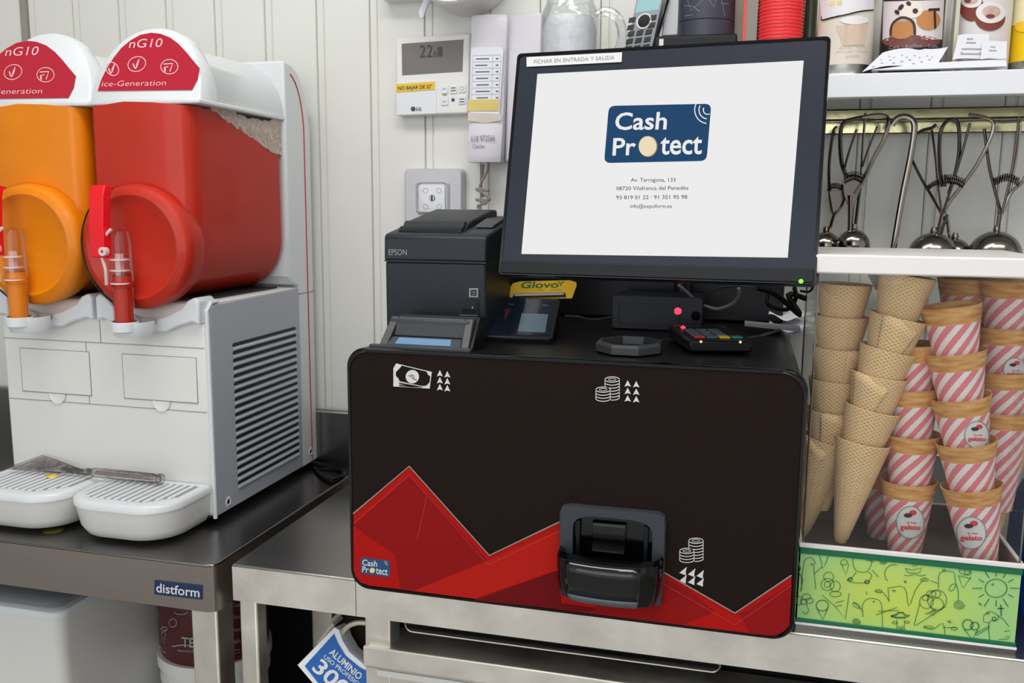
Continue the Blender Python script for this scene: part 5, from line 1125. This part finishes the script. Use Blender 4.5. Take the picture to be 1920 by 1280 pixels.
for g_ in ([(1290, 0), (1296, 20), (1310, 8), (1318, 0)], [(1330, 0), (1338, 14), (1342, 0)], [(1285, 30), (1300, 28)], [(1350, 6), (1366, 8)], [(1352, 0), (1358, 30)], [(1284, 10), (1300, 12), (1312, 22)]): stroke(mb, Sx, g_, .0006, .0006)
build('scratch_marks', mb, M['printgrey'], dc_)
q = [aty(a, b, 1.375) for a, b in ((1240, 68), (1250, -20), (1276, -20), (1272, 66))]
mb = MB(); mb.prism(q, (0, .03, 0)); build('grey_box', mb, M['grey'], None, label='pale grey slab between the phone and the dark canister', cat='box', bevel=.002)
a_, b_x = aty(1398, 60, 1.40), aty(1419, 60, 1.40)
mb = MB().box(a_.x, b_x.x, 1.37, 1.43, ST, .34); cdb = build('narrow_carton', mb, mat('carton_greygreen', (140, 138, 126), .5), None, label='narrow grey-green carton with a red left edge on the shelf', cat='carton')
red_e = MB().box(a_.x-.0035, a_.x, 1.369, 1.43, ST, .34); rs_ = build('red_binder', red_e, M['canred'], None, label='thin red card standing left of the grey-green carton', cat='card')
rx_, rr_ = cyl_from(1420, 1507, 50, 1.38); zz = ST; cp_ = thing('cup_stack', (rx_, 1.38, ST), 'stack of ridged red plastic cups behind the monitor', 'cup stack')
prof = [(0, ST)]; k = 0
while zz < .34: prof += [(rr_-.0010, zz), (rr_, zz+.0008), (rr_, zz+.0030), (rr_-.0008, zz+.0036)]; zz += .0048
build('cups', MB().lathe(prof+[(0, zz)], (rx_, 1.38, 0), n=44), M['canred'], cp_, ang=25)
rx_, rr_ = cyl_from(1507, 1531, 50, 1.40); build('green_bottle', MB().lathe([(0, ST), (rr_, ST), (rr_, .29), (rr_*.5, .32), (rr_*.5, .35), (0, .35)], (rx_, 1.40, 0), n=28), M['moss'], None, label='slim dark green bottle between red cups and the cream can', cat='bottle')
# ---------------------------------------------------------------- utensil rail and scoops
ur = thing('utensil_rail', (.5, 1.455, .109), 'polished steel utensil rail on the wall under the shelf', 'rail')
build('rail_strip', MB().box(.095, 1.2, 1.452, 1.456, .110, .1445), mat('mirror_rail', (214, 206, 160), .18, 1., var=.12, vs=25, bump=.15, bs=30), ur)  # yellowish reflection in the polished steel is painted into its base colour
build('rail_edge', MB().tube([(.095, 1.451, .1445), (1.2, 1.451, .1445)], .0012, 6), M['darksteel'], ur); build('rail_edge', MB().tube([(.095, 1.451, .110), (1.2, 1.451, .110)], .0009, 6), M['darksteel'], ur)
build('rail_bar', MB().tube([(.09, 1.430, .128), (1.2, 1.430, .128)], .0016, 8), M['darksteel'], ur)
for a in (.10, .6, 1.15): build('standoff', MB().tube([(a, 1.430, .128), (a, 1.456, .128)], .003, 8), M['darksteel'], ur)
def sx(a, b, Y=1.415): return aty(1500+a/3.764, 180+b/3.764, Y)
def scoop(label, Y, wires, springs, bowl, extra=(), group='ice cream scoops on the rail'):
    t = thing('ice_cream_scoop', sx(bowl[0], bowl[1], Y), label, 'scoop', group)
    for k, (pts, r_) in enumerate(wires): build('handle' if k < 2 else 'rod', MB().tube([sx(a, b, Y-.002*(k % 3)) for a, b in pts], r_, 8, smooth=5), M['chrome'] if k % 2 else M['darksteel'], t)
    for pts in springs:
        P = spline([sx(a, b, Y-.004) for a, b in pts], 10); m_ = len(P); hel = []
        for i in range(m_*6):
            p = P[min(int(i/6), m_-1)].lerp(P[min(int(i/6)+1, m_-1)], (i % 6)/6); hel.append(p+Vector((.0008*math.cos(i*.62), .0036*math.cos(i*.62), .0040*math.sin(i*.62))))
        build('spring', MB().tube(hel, .0007, 5), M['darksteel'], t)
    c_ = sx(bowl[0], bowl[1], Y); r_ = bowl[2]/3.764*Y/F*1.0
    prof = [(0, r_)]+[(r_*math.sin(math.radians(a)), r_*math.cos(math.radians(a))) for a in range(8, 97, 8)]+[(r_*1.04, -r_*.08), (r_*.95, -r_*.06)]
    build('bowl', MB().lathe(prof, c_, (0, -.35, 1), 36), M['chrome'] if group is not None else M['steel'], t)
    build('ferrule', MB().lathe([(.004, r_-.001), (.005, r_+.002), (.0035, r_+.008), (0, r_+.008)], c_, (0, 0, 1), 14), M['chrome'], t)
    for nm, pts in extra: build(nm, MB().prism([sx(a, b, Y-.003) for a, b in pts], (0, .003, 0)), M['darksteel'], t, bevel=.0006)
scoop('small scoop half hidden behind the monitor edge', 1.42, [([(240, 235), (222, 330), (206, 480), (207, 650), (225, 800), (240, 830)], .0022), ([(320, 700), (290, 780), (240, 840), (205, 960)], .0024), ([(262, 215), (240, 235), (242, 280)], .0018)], [[(195, 650), (245, 632), (300, 645)]], (178, 1060, 96), [('gear_plate', [(205, 670), (300, 660), (320, 700), (260, 830), (232, 825)])])
scoop('small dark scoop with toothed gear, second from the monitor', 1.40, [([(330, 570), (296, 480), (284, 340), (290, 230), (320, 180), (370, 165), (440, 150)], .0030), ([(440, 150), (560, 135), (622, 165), (600, 290), (520, 440), (445, 600), (385, 690)], .0030), ([(400, 235), (350, 380), (312, 520)], .0016), ([(462, 120), (445, 330), (430, 560)], .0018), ([(545, 215), (480, 380), (440, 500)], .0014), ([(352, 700), (352, 850), (350, 960)], .0030), ([(425, 640), (405, 800), (388, 950)], .0022)], [[(310, 575), (380, 548), (450, 572)], [(318, 600), (380, 570), (440, 596)]], (375, 1052, 104), [('gear_plate', [(300, 600), (420, 590), (432, 650), (372, 800), (350, 800), (310, 700)])])
sp3 = thing('ladle', sx(650, 1110, 1.40), 'flat handled steel ladle with a curved hook hanging left of the wide scoop', 'ladle')
build('handle', MB().tube([sx(a, b, 1.41) for a, b in ((650, 205), (690, 155), (750, 145), (800, 180), (805, 260), (775, 450), (720, 720), (650, 1130))], [.0045]*36, 10, smooth=5, flat=.45) , M['chrome'], sp3)
build('bowl', MB().lathe([(0, -.03), (.02, -.022), (.032, 0), (.034, .001), (.030, .002), (0, -.02)], sx(640, 1260, 1.40), (0, 0, 1), 24), M['chrome'], sp3)
scoop('wide scoop with white sleeves, third along the rail', 1.395, [([(1005, 640), (988, 500), (984, 330), (1000, 230), (1045, 172), (1095, 168), (1122, 230), (1122, 400), (1092, 560), (1050, 690)], .0026), ([(1190, 130), (1300, 150), (1366, 195), (1335, 320), (1240, 500), (1130, 650), (1060, 740), (1020, 810)], .0026), ([(1200, 190), (1150, 380), (1095, 560), (1050, 700), (1010, 820)], .0018), ([(1003, 835), (985, 910), (968, 1000)], .0026), ([(1040, 835), (1010, 920), (988, 1005)], .0022)], [[(1015, 575), (1090, 578), (1162, 608)], [(1020, 600), (1090, 602), (1150, 628)]], (930, 1128, 150), [('pivot', [(990, 800), (1030, 800), (1035, 830), (990, 830)])])
scoop('wide scoop behind the third, with a splayed left arm', 1.42, [([(790, 450), (860, 590), (935, 715), (1000, 830), (1035, 900)], .0020), ([(930, 240), (955, 420), (975, 620), (1000, 800)], .0018), ([(820, 270), (870, 240), (930, 225), (960, 200)], .0022), ([(1040, 860), (1050, 960), (1060, 1010)], .0024)], [[(900, 650), (960, 612), (1030, 618)]], (1085, 1120, 105))
scoop('wide scoop at the right, fourth along the rail', 1.40, [([(1300, 230), (1318, 370), (1340, 520), (1372, 650), (1412, 805)], .0022), ([(1660, 400), (1580, 590), (1500, 670), (1460, 740), (1440, 810)], .0024), ([(1545, 150), (1520, 380), (1480, 600), (1425, 830)], .0018), ([(1560, 200), (1530, 420), (1490, 640), (1430, 830)], .0014), ([(1412, 830), (1400, 910), (1390, 1015)], .0028), ([(1370, 180), (1430, 182), (1500, 178), (1560, 178)], .0022)], [[(1368, 600), (1460, 565), (1545, 600)], [(1372, 616), (1460, 582), (1540, 616)]], (1372, 1130, 160), [('pivot', [(1395, 800), (1435, 800), (1438, 830), (1395, 830)])])
# ---------------------------------------------------------------- things on the wall
def wpx(px_, py_, Y): return aty(px_, py_, Y)
def wbox(p0, p1, Y0, Y1=WY): a, b = aty(p0[0], p0[1], Y0), aty(p1[0], p1[1], Y0); return MB().box(a.x, b.x, Y0, Y1, b.z, a.z)
tq = 1.448
th = thing('thermostat', aty(810, 217, tq), 'white wall thermostat with a grey display and a yellow sticker', 'thermostat')
def flatbox(pts, Y, Y1): return MB().prism([aty(a, b, Y) for a, b in pts], (0, Y1-Y, 0))
build('body', flatbox([(742, 72), (882, 61), (878, 213), (743, 217)], tq, WY+.003), M['white'], th, bevel=.003)
build('display', flatbox([(753, 82), (869, 74), (867, 134), (754, 141)], tq-.0006, tq+.001), M['lcd'], th)
WP = Pl((0, tq-.0008, 0), (1, 0, 0), (0, 0, 1)); mb = MB()
text(mb, WP, '22', (787, 108), (811, 107), (787, 85), .0006, -.004); text(mb, WP, '0', (813, 107), (819, 106), (813, 97), .0006); 
for k in range(3): stroke(mb, WP, [(822+k*3.2, 106), (822+k*3.2, 88)], .0016, .0006)
build('display_digits', mb, M['lcdk'], th)
build('flap', flatbox([(743, 153), (819, 149), (818, 213), (744, 216)], tq-.001, tq+.001), M['white2'], th, bevel=.0006)
mb = MB(); poly(mb, WP, [(743, 158), (816, 153), (815, 168), (743, 173)], .0008, .0004); build('sticker', mb, M['yellow2'], th, label='yellow sticker')
mb = MB(); text(mb, WP, 'NO BAJAR DE 22°', (747, 169), (811, 165), (747, 162), .0018, .01); build('sticker_lettering', mb, M['ink'], th)
mb = MB(); poly(mb, WP, ell(775, 204, 4.2, 4.2, 16), .0012); text(mb, WP, 'LG', (781, 207), (790, 207), (781, 201), .0016, .02); build('maker_mark', mb, M['ink'], th)
for (a, b) in ((827, 160), (844, 160), (860, 158), (827, 182), (860, 180)):
    build('button', flatbox([(a, b), (a+13, b-1), (a+13, b+15), (a, b+16)], tq-.0016, tq), M['white2'], th, bevel=.0008)
mb = MB()
for (a, b) in ((833.5, 166), (833.5, 191)): s_ = 1 if b < 180 else -1; stroke(mb, WP, [(a-3, b+2*s_), (a, b-1*s_), (a+3, b+2*s_)], .0006, .0012)
for (a, b) in ((846, 165), (846, 170), (862, 186), (862, 191)): stroke(mb, WP, [(a, b), (a+9, b-.5)], .0012, .0012)
stroke(mb, WP, [(830, 178), (838, 178)], .0010, .0004); poly(mb, WP, ell(849.5, 187, 3, 3, 12), .0004)
build('button_marks', mb, M['ink'], th)
mb = MB(); stroke(mb, WP, ell(866.5, 166, 3.5, 3.5, 14), .0006, .0012, closed=True); build('power_mark', mb, mat('orange_mark', (225, 130, 70), .5), th)
# intercom
ic = thing('intercom', aty(915, 305, 1.43), 'white wall intercom handset with a call list, left of the monitor', 'intercom')
build('base_plate', flatbox([(953, 28), (1016, 22), (1010, 302), (946, 304)], 1.444, WY+.002), M['ivory'], ic, bevel=.004)
hs = MB(); sec = []
for yy, xa, xb, Yc in ((30, 885, 950, 1.428), (36, 884, 951, 1.424), (60, 884, 950, 1.424), (95, 882, 948, 1.430), (200, 880, 944, 1.432), (240, 879, 942, 1.428), (290, 877, 939, 1.424), (304, 878, 938, 1.428)):
    a, b = aty(xa, yy, Yc), aty(xb, yy, Yc); n_ = 8
    sec.append([Vector((a.x+(b.x-a.x)*k/n_, Yc-.005*math.sin(math.pi*k/n_)**.6, a.z)) for k in range(n_+1)]+[Vector((b.x, 1.456, a.z)), Vector((a.x, 1.456, a.z))])
build('handset', hs.loft(sec), M['ivory'], ic, ang=40)
IP = Pl((0, 1.4245, 0), (1, 0, 0), (0, 0, 1)); mb = MB(); poly(mb, IP, [(884, 92), (890, 89), (942, 89), (944, 95), (936, 222), (880, 224)], .0, .0006); build('call_list', mb, M['paper'], ic, label='paper call list with seven rows')
mb = MB(); rows_ = [(104+12.2*k) for k in range(8)]
for y_ in rows_: stroke(mb, IP, [(887-(y_-104)*.035, y_), (940-(y_-104)*.05, y_-1)], .0005, .0010)
stroke(mb, IP, [(887, 104), (884, 190)], .0004, .001); stroke(mb, IP, [(924, 104), (922, 189)], .0004, .001); stroke(mb, IP, [(940, 103), (936, 188)], .0004, .001)
build('list_grid', mb, M['inkg'], ic)
mb = MB()
for y_ in rows_[:-1]: stroke(mb, IP, [(891+random.random()*4, y_+6.5), (914+random.random()*6, y_+6)], .0013, .0010); stroke(mb, IP, [(930, y_+6), (935, y_+6)], .0016, .0010)
build('list_writing', mb, M['ink'], ic)
mb = MB(); poly(mb, IP, [(879, 187), (937, 186), (935, 208), (878, 208)], .0012, .0004); build('old_tape', mb, M['yellowold'], ic, label='yellowed strip of tape')
mb = MB(); poly(mb, IP, [(878, 211), (941, 214), (940, 226), (910, 231), (878, 226)], .0012, .0004); build('torn_tape', mb, mat('torn_tape', (216, 206, 196), .6, var=.1), ic)
mb = MB(); IQ = Pl((0, 1.4185, 0), (1, 0, 0), (0, 0, 1)); text(mb, IQ, '618 972566', (883, 266), (928, 264), (883, 255), .0003, .001); text(mb, IQ, 'Charles', (886, 278), (908, 277), (886, 271), .0003, .001); build('handwriting', mb, mat('pencil', (120, 118, 150), .7), ic)
cd = MB(); cd.tube([aty(a, b, y) for a, b, y in ((916, 305, 1.44), (914, 320, 1.44), (906, 335, 1.44), (900, 352, 1.442), (916, 358, 1.436), (893, 354, 1.444), (906, 362, 1.436), (918, 375, 1.436), (892, 374, 1.444), (912, 380, 1.436), (896, 386, 1.44), (904, 396, 1.44))], .0022, 8, smooth=6)
cd.tube([aty(a, b, y) for a, b, y in ((906, 308, 1.45), (905, 325, 1.45), (902, 350, 1.45), (906, 370, 1.45))], .002, 8, smooth=4)
build('coiled_cord', cd, M['cable'], ic)
# silver wall plate
wp_ = thing('wall_plate', aty(812, 400, 1.45), 'square silver wall plate with a key slot, behind the receipt printer', 'wall plate')
a, b = aty(757, 316, 1.450), aty(867, 424, 1.450)
build('plate', MB().loft([[(p[0], y_, p[1]) for p in rrect(a.x+i_, b.x-i_, b.z+i_, a.z-i_, .009)] for y_, i_ in ((WY+.003, 0), (1.454, 0), (1.450, .003))]), M['grey'], wp_, ang=40)
a, b = aty(778, 337, 1.449), aty(845, 404, 1.449)
build('raised_frame', MB().loft([[(p[0], y_, p[1]) for p in rrect(a.x+i_, b.x-i_, b.z+i_, a.z-i_, .008)] for y_, i_ in ((1.451, 0), (1.446, .004), (1.449, .006))]), M['grey'], wp_, ang=30)
a, b = aty(786, 346, 1.447), aty(835, 398, 1.447)
build('centre_plate', MB().loft([[(p[0], y_, p[1]) for p in rrect(a.x+i_, b.x-i_, b.z+i_, a.z-i_, .005)] for y_, i_ in ((1.449, 0), (1.4445, .0), (1.4440, .001))]), M['white2'], wp_)
WQ = Pl((0, 1.4438, 0), (1, 0, 0), (0, 0, 1)); mb = MB()
for (a, b) in ((798, 357), (823, 357), (798, 387), (824, 387)): stroke(mb, WQ, ell(a, b, 4.5, 4.5, 14), .0006, .0003, closed=True)
for (a, b) in ((792, 358), (806, 392)): stroke(mb, WQ, [(a-2, b-2), (a+1, b)], .0006, .0003)
build('plate_marks', mb, M['inkg'], wp_)
kc_ = WQ.px(810, 371); build('key_cylinder', MB().lathe([(0, .001), (.0045, .001), (.0055, 0)], kc_, (0, -1, 0), 20), M['steel'], wp_); build('key_slot', MB().box(kc_.x-.001, kc_.x+.001, kc_.y-.0022, kc_.y, kc_.z-.004, kc_.z+.004), M['brownd'], wp_)
# towel dispenser above, with a hanging tissue
td = thing('towel_dispenser', (-.545, 1.40, .33), 'rounded white towel dispenser on the wall above the thermostat, tissue hanging out', 'dispenser')
a = aty(722, 2, 1.44); dcx = (aty(722, 0, 1.40).x+aty(880, 0, 1.40).x)/2
build('drum', MB().lathe([(0, 0), (.075, 0), (.078, .004), (.078, .10), (0, .10)], (aty(845, 0, 1.37).x, WY-.102, aty(845, 7, 1.37).z+.078), (0, 1, 0), 48), M['white'], td)
build('back_case', MB().box(aty(722, 0, 1.46).x, aty(890, 0, 1.46).x, 1.44, WY+.002, aty(740, 1, 1.45).z, .58), M['white'], td, bevel=.004)
g = MB(); A0, A1, A2, A3 = aty(786, 36, 1.40), aty(806, -12, 1.40), aty(822, -12, 1.41), aty(794, 33, 1.41)
secs = []
for t, w_, px_, py_ in ((0, 12, 812, -20), (.3, 9, 806, -4), (.6, 6, 797, 10), (.8, 7, 792, 22), (1, 3, 791, 34)):
    c_ = aty(px_, py_, 1.40); secs.append([c_+Vector((w_*.0009*math.cos(k*math.pi/4)*(1+.25*(k % 2)), w_*.0006*math.sin(k*math.pi/4), 0)) for k in range(8)])
g.loft(secs); build('tissue', g, M['paper'], td, ang=25, label='crumpled white tissue')
# black equipment block that stands behind the scanner box
build('black_equipment_box', MB().box(-.36, .055, 1.372, 1.433, TZ, -.015), M['black'], None, label='tall black equipment box at the back of the cash machine, under the monitor', cat='box', bevel=.003)
# ---------------------------------------------------------------- lift everything from eye-relative to floor-relative height
for o in bpy.context.scene.objects:
    if o.parent is None and o.type in ('MESH', 'EMPTY'): o.location.z += ZC
